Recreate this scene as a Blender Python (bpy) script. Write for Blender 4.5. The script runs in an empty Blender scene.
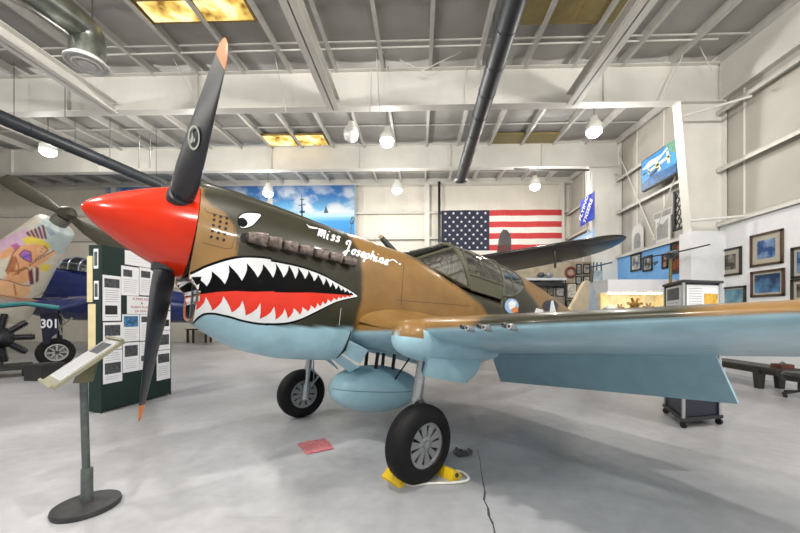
import bpy, math, random, numpy as np
from mathutils import Vector, Matrix, geometry
from mathutils.bvhtree import BVHTree
random.seed(7)
SC = bpy.context.scene
COL = SC.collection
R = math.radians
# ------------------------------------------------------------------ camera
FPX, CX, CY, HC = 337.0, 411.0, 315.0, 1.458
YAW = R(1.53)
CAM = Vector((0, 0, HC))
cd = bpy.data.cameras.new('camera'); cam = bpy.data.objects.new('camera', cd); COL.objects.link(cam)
cam.location = CAM; cam.rotation_euler = (R(90), 0, YAW)
cd.sensor_width = 36.0; cd.lens = FPX * 36 / 800
cd.shift_x = -(CX - 400) / 800; cd.shift_y = (CY - 266.5) / 800
cd.clip_start = 0.05; cd.clip_end = 200
SC.camera = cam
def c2w(x, y, z):
    return Vector((x * math.cos(YAW) - y * math.sin(YAW), x * math.sin(YAW) + y * math.cos(YAW), z))
def ray(px, py):
    return c2w((px - CX) / FPX, 1.0, -(py - CY) / FPX)
def at(px, py, d): return CAM + ray(px, py) * d          # d = distance along the lens axis
def hit_x(px, py, X): r = ray(px, py); return CAM + r * (X / r.x)
def hit_y(px, py, Y): r = ray(px, py); return CAM + r * (Y / r.y)
def hit_z(px, py, Z=0.0): r = ray(px, py); return CAM + r * ((Z - HC) / r.z)
def to_px(P):                                            # numpy (n,3) world -> pixels of the photograph
    c, s = math.cos(YAW), math.sin(YAW)
    x = P[:, 0] * c + P[:, 1] * s; y = -P[:, 0] * s + P[:, 1] * c
    y = np.maximum(y, .05)
    return np.stack([CX + FPX * x / y, CY - FPX * (P[:, 2] - HC) / y], 1)
# ------------------------------------------------------------------ materials
MATS = {}
def srgb(h):
    h = h.lstrip('#'); v = [int(h[i:i + 2], 16) / 255 for i in (0, 2, 4)]
    return tuple((c / 12.92 if c <= .04045 else ((c + .055) / 1.055) ** 2.4) for c in v)
def mat(name, col, rough=.5, metal=0.0, noise=.06, nscale=6.0, coat=0.0, spec=.5, emit=0.0, bump=0.0, attr=None, alpha=1.0):
    if name in MATS: return MATS[name]
    if isinstance(col, str): col = srgb(col)
    m = bpy.data.materials.new(name); m.use_nodes = True
    nt = m.node_tree; N = nt.nodes; L = nt.links; b = N['Principled BSDF']
    b.inputs['Roughness'].default_value = rough; b.inputs['Metallic'].default_value = metal
    b.inputs['Specular IOR Level'].default_value = spec
    b.inputs['Coat Weight'].default_value = coat; b.inputs['Coat Roughness'].default_value = .08
    b.inputs['Alpha'].default_value = alpha
    if noise > 0:
        tc = N.new('ShaderNodeTexCoord'); nz = N.new('ShaderNodeTexNoise'); nz.inputs['Scale'].default_value = nscale
        nz.inputs['Detail'].default_value = 5
        L.new(tc.outputs['Object'], nz.inputs['Vector'])
        mr = N.new('ShaderNodeMapRange'); mr.inputs[1].default_value = .3; mr.inputs[2].default_value = .7
        mr.inputs[3].default_value = 1 - noise * 1.6; mr.inputs[4].default_value = 1 + noise
        L.new(nz.outputs['Fac'], mr.inputs[0])
        mx = N.new('ShaderNodeMix'); mx.data_type = 'RGBA'; mx.blend_type = 'MULTIPLY'; mx.inputs[0].default_value = 1
        if attr:
            an = N.new('ShaderNodeAttribute'); an.attribute_name = attr; L.new(an.outputs['Color'], mx.inputs[6])
        else: mx.inputs[6].default_value = (*col, 1)
        L.new(mr.outputs[0], mx.inputs[7]); L.new(mx.outputs[2], b.inputs['Base Color'])
        if bump > 0:
            bp = N.new('ShaderNodeBump'); bp.inputs['Strength'].default_value = bump; bp.inputs['Distance'].default_value = .02
            L.new(nz.outputs['Fac'], bp.inputs['Height']); L.new(bp.outputs[0], b.inputs['Normal'])
    else: b.inputs['Base Color'].default_value = (*col, 1)
    if emit > 0:
        b.inputs['Emission Color'].default_value = (*col, 1); b.inputs['Emission Strength'].default_value = emit
    MATS[name] = m; return m
def glass(name, tint, mixf=.18, rough=.03):
    m = bpy.data.materials.new(name); m.use_nodes = True; nt = m.node_tree; N = nt.nodes; L = nt.links
    N.remove(N['Principled BSDF']); o = N['Material Output']
    t = N.new('ShaderNodeBsdfTransparent'); t.inputs[0].default_value = (*tint, 1)
    g = N.new('ShaderNodeBsdfGlossy'); g.inputs['Roughness'].default_value = rough; g.inputs[0].default_value = (.9, .9, .9, 1)
    f = N.new('ShaderNodeFresnel'); f.inputs[0].default_value = 1.45
    a = N.new('ShaderNodeMath'); a.operation = 'ADD'; a.inputs[1].default_value = mixf * .4
    x = N.new('ShaderNodeMixShader'); L.new(f.outputs[0], a.inputs[0]); L.new(a.outputs[0], x.inputs[0])
    L.new(t.outputs[0], x.inputs[1]); L.new(g.outputs[0], x.inputs[2]); L.new(x.outputs[0], o.inputs[0])
    MATS[name] = m; return m
# ------------------------------------------------------------------ mesh builder (all coordinates are world metres)
class MB:
    def __init__(s): s.v = []; s.f = []; s.m = []; s.col = None
    def add(s, vs, fs, mi=0):
        o = len(s.v); s.v += [tuple(v) for v in vs]; s.f += [tuple(i + o for i in f) for f in fs]; s.m += [mi] * len(fs); return s
    def box(s, lo, hi, mi=0):
        return s.obox(Vector([(a + b) / 2 for a, b in zip(lo, hi)]), Vector(((hi[0] - lo[0]) / 2, 0, 0)), Vector((0, (hi[1] - lo[1]) / 2, 0)), Vector((0, 0, (hi[2] - lo[2]) / 2)), mi)
    def obox(s, c, ax, ay, az, mi=0):
        c = Vector(c); vs = [c + sx * Vector(ax) + sy * Vector(ay) + sz * Vector(az) for sx in (-1, 1) for sy in (-1, 1) for sz in (-1, 1)]
        return s.add(vs, [(0, 1, 3, 2), (4, 6, 7, 5), (0, 4, 5, 1), (2, 3, 7, 6), (0, 2, 6, 4), (1, 5, 7, 3)], mi)
    def hexa(s, q0, q1, mi=0):                           # two quads, matched corner by corner
        vs = list(q0) + list(q1)
        return s.add(vs, [(0, 1, 2, 3), (4, 7, 6, 5), (0, 4, 5, 1), (1, 5, 6, 2), (2, 6, 7, 3), (3, 7, 4, 0)], mi)
    def plate(s, pts, thick, mi=0, n=None):              # polygon with thickness
        pts = [Vector(p) for p in pts]
        if n is None: n = geometry.normal(pts)
        n = Vector(n).normalized() * thick / 2; k = len(pts)
        vs = [p + n for p in pts] + [p - n for p in pts]
        return s.add(vs, [tuple(range(k)), tuple(range(2 * k - 1, k - 1, -1))] + [(i, i + k, (i + 1) % k + k, (i + 1) % k) for i in range(k)], mi)
    def tube(s, path, r, n=10, mi=0, caps=True, flat=1.0):
        path = [Vector(p) for p in path]; k = len(path); rr = r if isinstance(r, (list, tuple)) else [r] * k
        t0 = (path[1] - path[0]).normalized(); u = t0.orthogonal().normalized(); vs = []
        for i, p in enumerate(path):
            t = (path[min(i + 1, k - 1)] - path[max(i - 1, 0)]).normalized()
            u = (u - t * u.dot(t)).normalized(); w = t.cross(u)
            vs += [p + rr[i] * (math.cos(2 * math.pi * j / n) * u + flat * math.sin(2 * math.pi * j / n) * w) for j in range(n)]
        fs = [(i * n + j, i * n + (j + 1) % n, (i + 1) * n + (j + 1) % n, (i + 1) * n + j) for i in range(k - 1) for j in range(n)]
        if caps: fs += [tuple(range(n - 1, -1, -1)), tuple(range((k - 1) * n, k * n))]
        return s.add(vs, fs, mi)
    def lathe(s, org, axis, prof, n=32, mi=0, close=False):   # prof = [(along, radius)]
        org = Vector(org); ax = Vector(axis).normalized(); u = ax.orthogonal().normalized(); w = ax.cross(u); vs = []; fs = []
        for h, r in [(float(h), float(r)) for h, r in prof]: vs += [org + ax * h + r * (math.cos(2 * math.pi * j / n) * u + math.sin(2 * math.pi * j / n) * w) for j in range(n)]
        k = len(prof)
        for i in range(k if close else k - 1):
            q = (i + 1) % k
            fs += [(i * n + j, i * n + (j + 1) % n, q * n + (j + 1) % n, q * n + j) for j in range(n)]
        if not close:
            if prof[0][1] > 1e-4: fs.append(tuple(range(n - 1, -1, -1)))
            if prof[-1][1] > 1e-4: fs.append(tuple(range((k - 1) * n, k * n)))
        return s.add(vs, fs, mi)
    def grid(s, rows, mi=0, wrap=False):
        n = len(rows[0]); vs = [p for r in rows for p in r]; e = n if wrap else n - 1
        return s.add(vs, [(i * n + j, i * n + (j + 1) % n, (i + 1) * n + (j + 1) % n, (i + 1) * n + j) for i in range(len(rows) - 1) for j in range(e)], mi)
    def ball(s, c, rx, ry, rz, mi=0, n=16, k=10):
        c = Vector(c); rows = [[c + Vector((rx * math.sin(math.pi * i / k) * math.cos(2 * math.pi * j / n), ry * math.sin(math.pi * i / k) * math.sin(2 * math.pi * j / n), rz * math.cos(math.pi * i / k))) for j in range(n)] for i in range(k + 1)]
        return s.grid(rows, mi, True)
    def build(s, name, mats, parent=None, label=None, cat=None, group=None, kind=None, angle=38, base=None):
        me = bpy.data.meshes.new(name); V = [Vector(v) for v in s.v]
        o = bpy.data.objects.new(name, me)
        if parent is not None:
            inv = ROOTM[parent.name].inverted(); V = [inv @ v for v in V]; o.parent = parent; ROOTM[o.name] = ROOTM[parent.name]
        else:
            xs = [v.x for v in V]; ys = [v.y for v in V]; zs = [v.z for v in V]
            b = Vector(base) if base is not None else Vector(((min(xs) + max(xs)) / 2, (min(ys) + max(ys)) / 2, min(zs)))
            V = [v - b for v in V]; o.location = b; ROOTM[o.name] = Matrix.Translation(b)
        me.from_pydata(V, [], s.f)
        mats = mats if isinstance(mats, (list, tuple)) else [mats]
        for m in mats: me.materials.append(m)
        me.polygons.foreach_set('material_index', s.m); me.polygons.foreach_set('use_smooth', [True] * len(s.f))
        if s.col is not None:
            ca = me.color_attributes.new('paint', 'FLOAT_COLOR', 'POINT')
            full = np.ones((len(V), 4), 'f'); full[:len(s.col), :3] = s.col; ca.data.foreach_set('color', full.ravel())
        me.update()
        import bmesh
        bm = bmesh.new(); bm.from_mesh(me); bmesh.ops.recalc_face_normals(bm, faces=bm.faces); bm.to_mesh(me); bm.free()
        me.set_sharp_from_angle(angle=R(angle))
        COL.objects.link(o); tag(o, label, cat, group, kind); return o
ROOTM = {}
def tag(o, label=None, cat=None, group=None, kind=None):
    if label: o['label'] = label
    if cat: o['category'] = cat
    if group: o['group'] = group
    if kind: o['kind'] = kind
def thing(name, label, cat, loc, group=None, M=None):
    o = bpy.data.objects.new(name, None); COL.objects.link(o); o.empty_display_size = .1
    m = M if M is not None else Matrix.Translation(Vector(loc))
    o.matrix_world = m; ROOTM[o.name] = m; tag(o, label, cat, group); return o
def structure(mb, name, m, **k): return mb.build(name, m, kind='structure', **k)
def pchip(xs, ys):
    xs = np.array(xs, float); ys = np.array(ys, float); h = np.diff(xs); d = np.diff(ys) / h; n = len(xs); m = np.zeros(n)
    for i in range(1, n - 1):
        if d[i - 1] * d[i] > 0:
            w1 = 2 * h[i] + h[i - 1]; w2 = h[i] + 2 * h[i - 1]; m[i] = (w1 + w2) / (w1 / d[i - 1] + w2 / d[i])
    m[0] = d[0]; m[-1] = d[-1]
    def f(x):
        x = np.clip(x, xs[0], xs[-1]); i = np.clip(np.searchsorted(xs, x) - 1, 0, n - 2); t = (x - xs[i]) / h[i]
        return ys[i] * (2 * t**3 - 3 * t**2 + 1) + h[i] * m[i] * (t**3 - 2 * t**2 + t) + ys[i + 1] * (3 * t**2 - 2 * t**3) + h[i] * m[i + 1] * (t**3 - t**2)
    return f
def inpoly(P, poly):
    x, y = P[:, 0], P[:, 1]; c = np.zeros(len(P), bool); n = len(poly)
    for i in range(n):
        x1, y1 = poly[i]; x2, y2 = poly[i - 1]
        if y1 == y2: continue
        k = ((y1 > y) != (y2 > y)) & (x < (x2 - x1) * (y - y1) / (y2 - y1) + x1); c ^= k
    return c
def softpoly(P, poly, w=1.2):
    acc = np.zeros(len(P))
    for dx, dy in ((0, 0), (w, 0), (-w, 0), (0, w), (0, -w), (w * .7, w * .7), (-w * .7, -w * .7), (w * .7, -w * .7), (-w * .7, w * .7)):
        acc += inpoly(P + np.array([dx, dy]), poly)
    return acc / 9
# ------------------------------------------------------------------ palette
WHITE = mat('painted_steel', (.70, .685, .64), .55, noise=.05, nscale=1.3)
GIRT = mat('girt_steel', (.66, .645, .6), .5, noise=.05)
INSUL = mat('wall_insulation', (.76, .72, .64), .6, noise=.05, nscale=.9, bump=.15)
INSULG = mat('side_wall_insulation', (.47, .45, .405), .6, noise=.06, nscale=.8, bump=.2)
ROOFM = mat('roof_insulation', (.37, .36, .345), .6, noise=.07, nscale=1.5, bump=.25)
PURL = mat('purlin_steel', (.55, .54, .51), .5, noise=.05)
DRY = mat('white_drywall', (.72, .73, .75), .6, noise=.03)
BLACK = mat('black_paint', (.012, .012, .014), .35, noise=0)
SATIN = mat('satin_black', (.02, .02, .022), .5, noise=.1)
STEEL = mat('bare_steel', (.55, .56, .58), .3, .9, noise=.05)
DARKST = mat('dark_steel', (.10, .105, .11), .4, .5, noise=.1)
SEAM = mat('seam_tape', (.80, .77, .71), .5, noise=0)
# ------------------------------------------------------------------ room
XW, Y1, Y2, Y3, XL = 7.9, 9.0, 13.5, 18.0, -24.0
def roof_z(y): return 8.22 + .05 * (y - 9.0)
def floor_mat():
    m = bpy.data.materials.new('polished_concrete'); m.use_nodes = True; nt = m.node_tree; N = nt.nodes; L = nt.links; b = N['Principled BSDF']
    tc = N.new('ShaderNodeTexCoord')
    n1 = N.new('ShaderNodeTexNoise'); n1.inputs['Scale'].default_value = .55; n1.inputs['Detail'].default_value = 6; n1.inputs['Distortion'].default_value = .6
    n2 = N.new('ShaderNodeTexNoise'); n2.inputs['Scale'].default_value = 9; n2.inputs['Detail'].default_value = 6
    L.new(tc.outputs['Object'], n1.inputs['Vector']); L.new(tc.outputs['Object'], n2.inputs['Vector'])
    r1 = N.new('ShaderNodeValToRGB'); e = r1.color_ramp.elements
    e[0].position = .33; e[0].color = (.31, .31, .322, 1); e[1].position = .68; e[1].color = (.47, .47, .495, 1)
    L.new(n1.outputs['Fac'], r1.inputs[0])
    mr = N.new('ShaderNodeMapRange'); mr.inputs[1].default_value = .3; mr.inputs[2].default_value = .7; mr.inputs[3].default_value = .90; mr.inputs[4].default_value = 1.05
    L.new(n2.outputs['Fac'], mr.inputs[0])
    mx = N.new('ShaderNodeMix'); mx.data_type = 'RGBA'; mx.blend_type = 'MULTIPLY'; mx.inputs[0].default_value = 1
    L.new(r1.outputs[0], mx.inputs[6]); L.new(mr.outputs[0], mx.inputs[7])
    # scuffs: stretched noise turned into thin dark smears
    mp = N.new('ShaderNodeMapping'); mp.inputs['Scale'].default_value = (.8, 5, 1); mp.inputs['Rotation'].default_value = (0, 0, .6)
    n3 = N.new('ShaderNodeTexNoise'); n3.inputs['Scale'].default_value = .9; n3.inputs['Detail'].default_value = 8; n3.inputs['Roughness'].default_value = .65
    L.new(tc.outputs['Object'], mp.inputs[0]); L.new(mp.outputs[0], n3.inputs['Vector'])
    r3 = N.new('ShaderNodeMapRange'); r3.inputs[1].default_value = .62; r3.inputs[2].default_value = .78; r3.inputs[3].default_value = 1; r3.inputs[4].default_value = .78
    L.new(n3.outputs['Fac'], r3.inputs[0])
    m2 = N.new('ShaderNodeMix'); m2.data_type = 'RGBA'; m2.blend_type = 'MULTIPLY'; m2.inputs[0].default_value = 1
    L.new(mx.outputs[2], m2.inputs[6]); L.new(r3.outputs[0], m2.inputs[7]); L.new(m2.outputs[2], b.inputs['Base Color'])
    rr = N.new('ShaderNodeMapRange'); rr.inputs[3].default_value = .22; rr.inputs[4].default_value = .45
    L.new(n1.outputs['Fac'], rr.inputs[0]); L.new(rr.outputs[0], b.inputs['Roughness'])
    bp = N.new('ShaderNodeBump'); bp.inputs['Strength'].default_value = .04; bp.inputs['Distance'].default_value = .02
    L.new(n2.outputs['Fac'], bp.inputs['Height']); L.new(bp.outputs[0], b.inputs['Normal'])
    return m
FLOORM = floor_mat()
fl_ = MB().box((XL, -10, -.2), (XW + .3, Y3 + .3, 0))
cr_ = [(477, 448), (480, 460), (481, 470), (483, 482), (485, 492), (484, 500), (488, 508), (489, 516), (493, 524), (495, 534)]   # hairline crack in the slab
for (p_, q_), w_ in zip(zip(cr_, cr_[1:]), (.003, .003, .004, .006, .009, .006, .010, .008, .006)):
    a_, b_ = hit_z(*p_), hit_z(*q_); n_ = Vector((-(b_ - a_).y, (b_ - a_).x, 0)).normalized() * w_; u_ = Vector((0, 0, .0006)); fl_.add([a_ + n_ * .8 + u_, b_ + n_ + u_, b_ - n_ + u_, a_ - n_ * .8 + u_], [(0, 1, 2, 3)], 1)
structure(fl_, 'floor', [FLOORM, mat('slab_crack', (.05, .05, .05), .8, noise=0)])
# back wall: insulated sheet with seams, girts and columns
w = MB().box((XL, Y3, 0), (XW + .3, Y3 + .2, 9.2))
for k in range(27): w.box((XL + .6 + k * 1.2, Y3 - .006, 0), (XL + .625 + k * 1.2, Y3, 9.0), 1)
structure(w, 'wall_back', [INSUL, SEAM])
for i, z in enumerate((3.0, 4.35, 5.55, 6.9)):
    g = MB().box((XL, Y3 - .22, z), (XW, Y3 - .02, z + .03)).box((XL, Y3 - .22, z - .09), (XW, Y3 - .19, z + .03))
    structure(g, 'girt', GIRT)
for px in (-40, 113, 270, 427, 562):
    x = hit_y(px, 230, Y3 - .3).x
    structure(MB().box((x - .13, Y3 - .30, 0), (x + .13, Y3 - .27, 8.5)).box((x - .02, Y3 - .28, 0), (x + .02, Y3 - .01, 8.5)), 'column', WHITE)
structure(MB().box((XL, Y3 - .35, 8.32), (XW, Y3 - .02, 8.62)), 'trim_1', WHITE)
# right wall
w = MB().box((XW, -10, 0), (XW + .2, Y3 + .2, 9.2))
for k in range(14): w.box((XW - .012, .3 + k * 1.35, 3.3), (XW, .34 + k * 1.35, 9.0), 1)
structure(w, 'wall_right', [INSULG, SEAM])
structure(MB().box((XL - .2, -10, 0), (XL, Y3 + .2, 9.2)), 'wall_left', INSUL)
structure(MB().box((XL, -10.2, 0), (XL + 6, -10, 9.2)), 'wall_front', INSUL)
# white drywall on the near bay, blue painted panel on the far bays
zd = hit_x(760, 215, XW).z
structure(MB().box((XW - .12, -10, 0), (XW - .004, Y1 - .05, zd)), 'wall_right_lower', DRY)
BLUEW = mat('blue_wall_paint', srgb('6FA6DC'), .6, noise=.04)
zb = hit_x(650, 249, XW).z
structure(MB().box((XW - .12, Y1 + .35, 0), (XW - .004, Y3 - .02, zb)), 'wall_right_blue', BLUEW)
def girt_r(z, y0, y1, name='girt'):
    structure(MB().box((XW - .2, y0, z), (XW - .006, y1, z + .03)).box((XW - .2, y0, z - .08), (XW - .17, y1, z + .03)), name, GIRT)
z1 = hit_x(760, 153, XW).z; z2 = hit_x(650, 198, XW).z; z3 = hit_x(650, 168, XW).z
for z in (zd + .04, z1, zd + .04 + 2 * (z1 - zd)): girt_r(z, -10, Y1 - .05)
for z in (zb + .03, z2, z3 + .25): girt_r(z, Y1 + .2, Y3 - .05)
structure(MB().box((XW - .19, -10, zd + .005), (XW - .13, Y1 - .2, zd + .035)), 'trim_2', mat('dark_gap', (.06, .055, .05), .8, noise=0))
# header beam along the right wall under the roof
ze0 = hit_x(760, 72, XW - .16).z; ze1 = roof_z(8) - .03
structure(MB().box((XW - .16, -10, ze0), (XW - .004, Y1 - .1, ze1)), 'trim_3', WHITE)
# roof sheet with sagging insulation between the purlins
PX = [.24 + 1.25 * k for k in range(-19, 7)]
rows = []
for y in np.linspace(-10, Y3, 57):
    row = []
    for k in range(len(PX) - 1):
        for t in np.linspace(0, 1, 7)[:-1]:
            ph = (y + .7) / 1.5
            row.append((PX[k] + 1.25 * t, y, roof_z(y) - .06 * math.sin(math.pi * t) * (1 - .35 * abs(math.sin(math.pi * ph)))))
    row.append((XW + .2, y, roof_z(y))); row.insert(0, (XL, y, roof_z(y))); rows.append(row)
rf = MB().grid(rows); rf.box((XL, -10, 9.3), (XW + .2, Y3 + .2, 9.35))
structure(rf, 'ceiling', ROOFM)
for x in PX:
    if x > XW - .1: continue
    a, b = -6.0, Y3 - .1; za, zb_ = roof_z(a) - .03, roof_z(b) - .03
    p = MB()
    for lo, hi, dz0, dz1 in ((-.012, .012, -.22, 0), (-.012, .075, -.232, -.215), (.06, .075, -.22, -.19)):
        p.hexa([(x + lo, a, za + dz0), (x + hi, a, za + dz0), (x + hi, a, za + dz1), (x + lo, a, za + dz1)],
               [(x + lo, b, zb_ + dz0), (x + hi, b, zb_ + dz0), (x + hi, b, zb_ + dz1), (x + lo, b, zb_ + dz1)])
    structure(p, 'purlin', PURL)
for y in (1.5, 3.2, 4.9, 6.6, 8.05, 10.5, 12.0, 15.0, 16.5):           # bridging straps between purlins
    structure(MB().box((XL, y, roof_z(y) - .16), (XW - .2, y + .03, roof_z(y) - .13)), 'roof_strap', PURL)
# frames: rafter + tapered column
def frame(y, zb0, zt, xin_top, xin_bot):
    r = MB(); r.box((XL, y - .015, zb0), (XW - .1, y + .015, zt)); r.box((XL, y - .13, zb0 - .02), (XW - .1, y + .13, zb0)); r.box((XL, y - .13, zt - .02), (XW - .1, y + .13, zt))
    for x in (-20, -16.8, -13.2, -9.6, -6.0, -2.4, 1.2, 4.8): r.box((x - .012, y - .1, zb0), (x + .012, y + .1, zt - .02))
    structure(r, 'rafter', WHITE)
    c = MB()
    c.hexa([(xin_bot, y - .015, 0), (XW - .05, y - .015, 0), (XW - .05, y + .015, 0), (xin_bot, y + .015, 0)],
           [(xin_top, y - .015, zb0), (XW - .05, y - .015, zb0), (XW - .05, y + .015, zb0), (xin_top, y + .015, zb0)])
    c.hexa([(xin_bot - .02, y - .14, 0), (xin_bot, y - .14, 0), (xin_bot, y + .14, 0), (xin_bot - .02, y + .14, 0)],
           [(xin_top - .02, y - .14, zb0), (xin_top, y - .14, zb0), (xin_top, y + .14, zb0), (xin_top - .02, y + .14, zb0)])
    c.box((XW - .06, y - .14, 0), (XW - .03, y + .14, zt)); c.box((xin_top - .05, y - .13, zb0 - .04), (XW - .05, y + .13, zb0 - .02))
    structure(c, 'column', WHITE)
r1b, r1t = hit_y(560, 105, Y1).z, hit_y(560, 68, Y1).z
r2b, r2t = hit_y(500, 168, Y2).z, hit_y(500, 144, Y2).z
frame(Y1, r1b, r1t, hit_y(677, 104, Y1).x, hit_y(694, 240, Y1).x + .15)
frame(Y2, r2b, r2t, hit_y(588, 168, Y2).x, hit_y(597, 230, Y2).x + .1)
# white box at the foot of the near column (boxed-in lower part)
bx0 = hit_y(690, 230, Y1 - .16).x; zbx = hit_y(705, 231, Y1 - .2).z
structure(MB().box((bx0, Y1 - .2, 0), (XW - .12, Y1 + .2, zbx)), 'trim_4', DRY)
# deep white beams running with the purlins under the roof
for px, py in ((334, 113), (113, 116), (572, 108)):
    p = hit_y(px, py, Y1 - .1); x = p.x; z = p.z + .05
    structure(MB().box((x - .16, -4, z), (x + .16, Y1 - .13, z + .02)).box((x - .012, -4, z), (x + .012, Y1 - .13, z + .3)).box((x - .16, -4, z + .28), (x + .16, Y1 - .13, z + .3)), 'roof_beam', WHITE)
# thin brace rods, struts and sprinkler pipe
def rod(p, q, r=.012, m=None, name='brace_rod'): structure(MB().tube([p, q], r, 6), name, m or GIRT)
rod(hit_y(20, 57, 8.2), hit_y(718, 39, 8.2), .02, name='sprinkler_pipe')
for (a, b) in (((313, 12), (384, 53)), ((420, 72), (560, 2)), ((400, 60), (425, 72)), ((676, 0), (712, 71)), ((690, 40), (662, 100)), ((172, 56), (196, 103)), ((200, 12), (180, 56)), ((273, 46), (286, 112)), ((483, 45), (478, 108)), ((376, 40), (379, 112)), ((371, 70), (370, 112))):
    rod(hit_y(*a, 8.6), hit_y(*b, 8.6))
for px, y0, y1 in ((14, 42, 117), (110, 118, 160), (139, 134, 168), (150, 134, 168), (388, 66, 70), (65, 75, 117)):
    rod(hit_y(px, y0, 8.7), hit_y(px, y1, 8.7), .008, DARKST, 'hanger_rod')
for (a, b) in (((618, 152), (655, 240)), ((681, 160), (652, 242)), ((620, 174), (590, 176))): rod(hit_x(*a, XW - .25), hit_x(*b, XW - .25), .018)
for (a, b) in (((684, 116), (752, 96)), ((690, 221), (745, 216))): rod(hit_y(*a, Y1 - .3), hit_x(*b, XW - .25), .03, name='girt_strut')
# conduit drops on the back right corner
rod(hit_y(586, 172, 13.2), hit_y(588, 236, 13.2), .03, GIRT, 'conduit'); rod(hit_y(592, 172, 13.2), hit_y(593, 236, 13.2), .03, GIRT, 'conduit')
rod(hit_y(514, 169, 13.3), hit_y(589, 170, 13.3), .04, DARKST, 'conduit')
# skylights in the roof
def sky_mat():
    m = bpy.data.materials.new('skylight_sheet'); m.use_nodes = True; N = m.node_tree.nodes; L = m.node_tree.links; b = N['Principled BSDF']
    tc = N.new('ShaderNodeTexCoord'); nz = N.new('ShaderNodeTexNoise'); nz.inputs['Scale'].default_value = 2.2; nz.inputs['Detail'].default_value = 4; r = N.new('ShaderNodeValToRGB'); e = r.color_ramp.elements
    e[0].position = .36; e[0].color = (.20, .10, .015, 1); e[1].position = .62; e[1].color = (1.0, .86, .46, 1); x = e.new(.48); x.color = (.75, .50, .12, 1)
    L.new(tc.outputs['Object'], nz.inputs['Vector']); L.new(nz.outputs['Fac'], r.inputs[0]); L.new(r.outputs[0], b.inputs['Emission Color']); L.new(r.outputs[0], b.inputs['Base Color']); b.inputs['Emission Strength'].default_value = 2.2; return m
SKY = sky_mat()
SKY2 = mat('skylight_frame', (.30, .22, .08), .5, noise=.1)
for i, (pa, pb, nn) in enumerate((((141, 20), (252, 2), 2), ((264, 146), (327, 135), 2), ((296, 168), (345, 165), 2), ((520, 9), (640, 2), 0), ((490, 141), (560, 137), 0))):
    c = hit_z((pa[0] + pb[0]) / 2, (pa[1] + pb[1]) / 2, 8.1); c = hit_z((pa[0] + pb[0]) / 2, (pa[1] + pb[1]) / 2, roof_z(c.y) - .16)
    q = hit_z(pa[0], (pa[1] + pb[1]) / 2, c.z); wx = abs(c.x - q.x); k = 2
    hy = (.30, .45, .4, .45, .4)[i]
    m_ = MB().box((c.x - wx, c.y - hy, c.z), (c.x + wx, c.y + hy, c.z + .04), 1)
    for j in range(k):
        xa = c.x - wx + .08 + j * wx; m_.box((xa, c.y - hy * .8, c.z - .01), (xa + wx - .14, c.y + hy * .8, c.z), 0 if nn else 2)
    structure(m_, 'window_%d' % (i + 1), [SKY, SKY2, mat('dull_skylight', (.25, .2, .08), .5, noise=.1)])
# ------------------------------------------------------------------ the shark-mouth fighter
_y, _p = R(41.14), R(8.344)
AFT = c2w(math.cos(_y) * math.cos(_p), math.sin(_y) * math.cos(_p), -math.sin(_p))
UP = c2w(math.cos(_y) * math.sin(_p), math.sin(_y) * math.sin(_p), math.cos(_p))
LEFT = c2w(math.sin(_y), -math.cos(_y), 0)
TIP = c2w(-2.406, 2.452, 2.254)
def W(a, l, u): return TIP + AFT * float(a) + LEFT * float(l) + UP * float(u)          # aft, towards the near (left) wing, up
def loc(P): d = Vector(P) - TIP; return d.dot(AFT), d.dot(LEFT), d.dot(UP)
_r = AFT.copy(); _r.z = 0; _r.normalize()
base = TIP + _r * 2.2; base.z = 0
MP = Matrix.Translation(base) @ Matrix((AFT, -LEFT, UP)).transposed().to_4x4()
plane = thing('fighter_aircraft', 'tan and green shark-mouthed fighter aircraft with red spinner standing in the foreground', 'aircraft', base, M=MP)
TAN, OLIVE, AZURE = srgb('886739'), srgb('302F20'), srgb('A3CAD9')
PAINT = mat('camouflage_paint', (1, 1, 1), .36, noise=.09, nscale=5, coat=.2, spec=.35, attr='paint')
ARTW = mat('art_white', srgb('E6E9EC'), .35, noise=.03, coat=.3); ARTK = mat('art_black', (.002, .002, .0025), .35, noise=0, coat=.0, spec=.12)
ARTR = mat('art_red', srgb('DE2A0C'), .35, noise=.05, coat=.3)
HOLE = mat('dark_hole', (.008, .008, .008), .8, noise=0)
# ---- fuselage surface
ST = [(.675, .408, -.74, .405, -.06, 2.05, 3.2), (.76, .42, -.775, .41, -.08, 2.1, 3.1), (.9, .43, -.825, .425, -.1, 2.15, 2.9), (1.05, .435, -.905, .44, -.1, 2.2, 2.7), (1.25, .437, -.965, .45, -.12, 2.2, 2.6),
      (1.6, .44, -1.01, .465, -.12, 2.2, 2.5), (2.0, .44, -1.0, .475, -.12, 2.2, 2.6), (2.14, .44, -.985, .475, -.12, 2.2, 2.6), (2.15, .44, -.815, .475, -.1, 2.2, 2.7), (2.6, .435, -.845, .48, -.1, 2.2, 2.7),
      (2.97, .43, -.855, .485, -.1, 2.3, 2.7), (3.3, .36, -.85, .485, -.1, 2.4, 2.8), (3.6, .25, -.82, .485, -.1, 2.6, 2.9), (3.95, .17, -.77, .48, -.1, 2.8, 3), (4.6, .15, -.70, .47, -.08, 2.8, 2.8), (4.72, .16, -.69, .46, -.08, 2.6, 2.7), (4.74, .825, -.69, .455, -.08, 1.75, 2.6),
      (5.2, .825, -.66, .43, -.05, 1.75, 2.5), (5.7, .795, -.60, .40, 0, 1.8, 2.4), (6.24, .745, -.52, .36, 0, 1.85, 2.3), (6.86, .655, -.42, .31, .05, 1.9, 2.2), (7.55, .55, -.30, .24, .08, 2, 2.1), (8.4, .41, -.12, .14, .12, 2, 2), (9.3, .33, .06, .06, .18, 2, 2), (9.6, .28, .14, .02, .2, 2, 2)]
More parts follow.
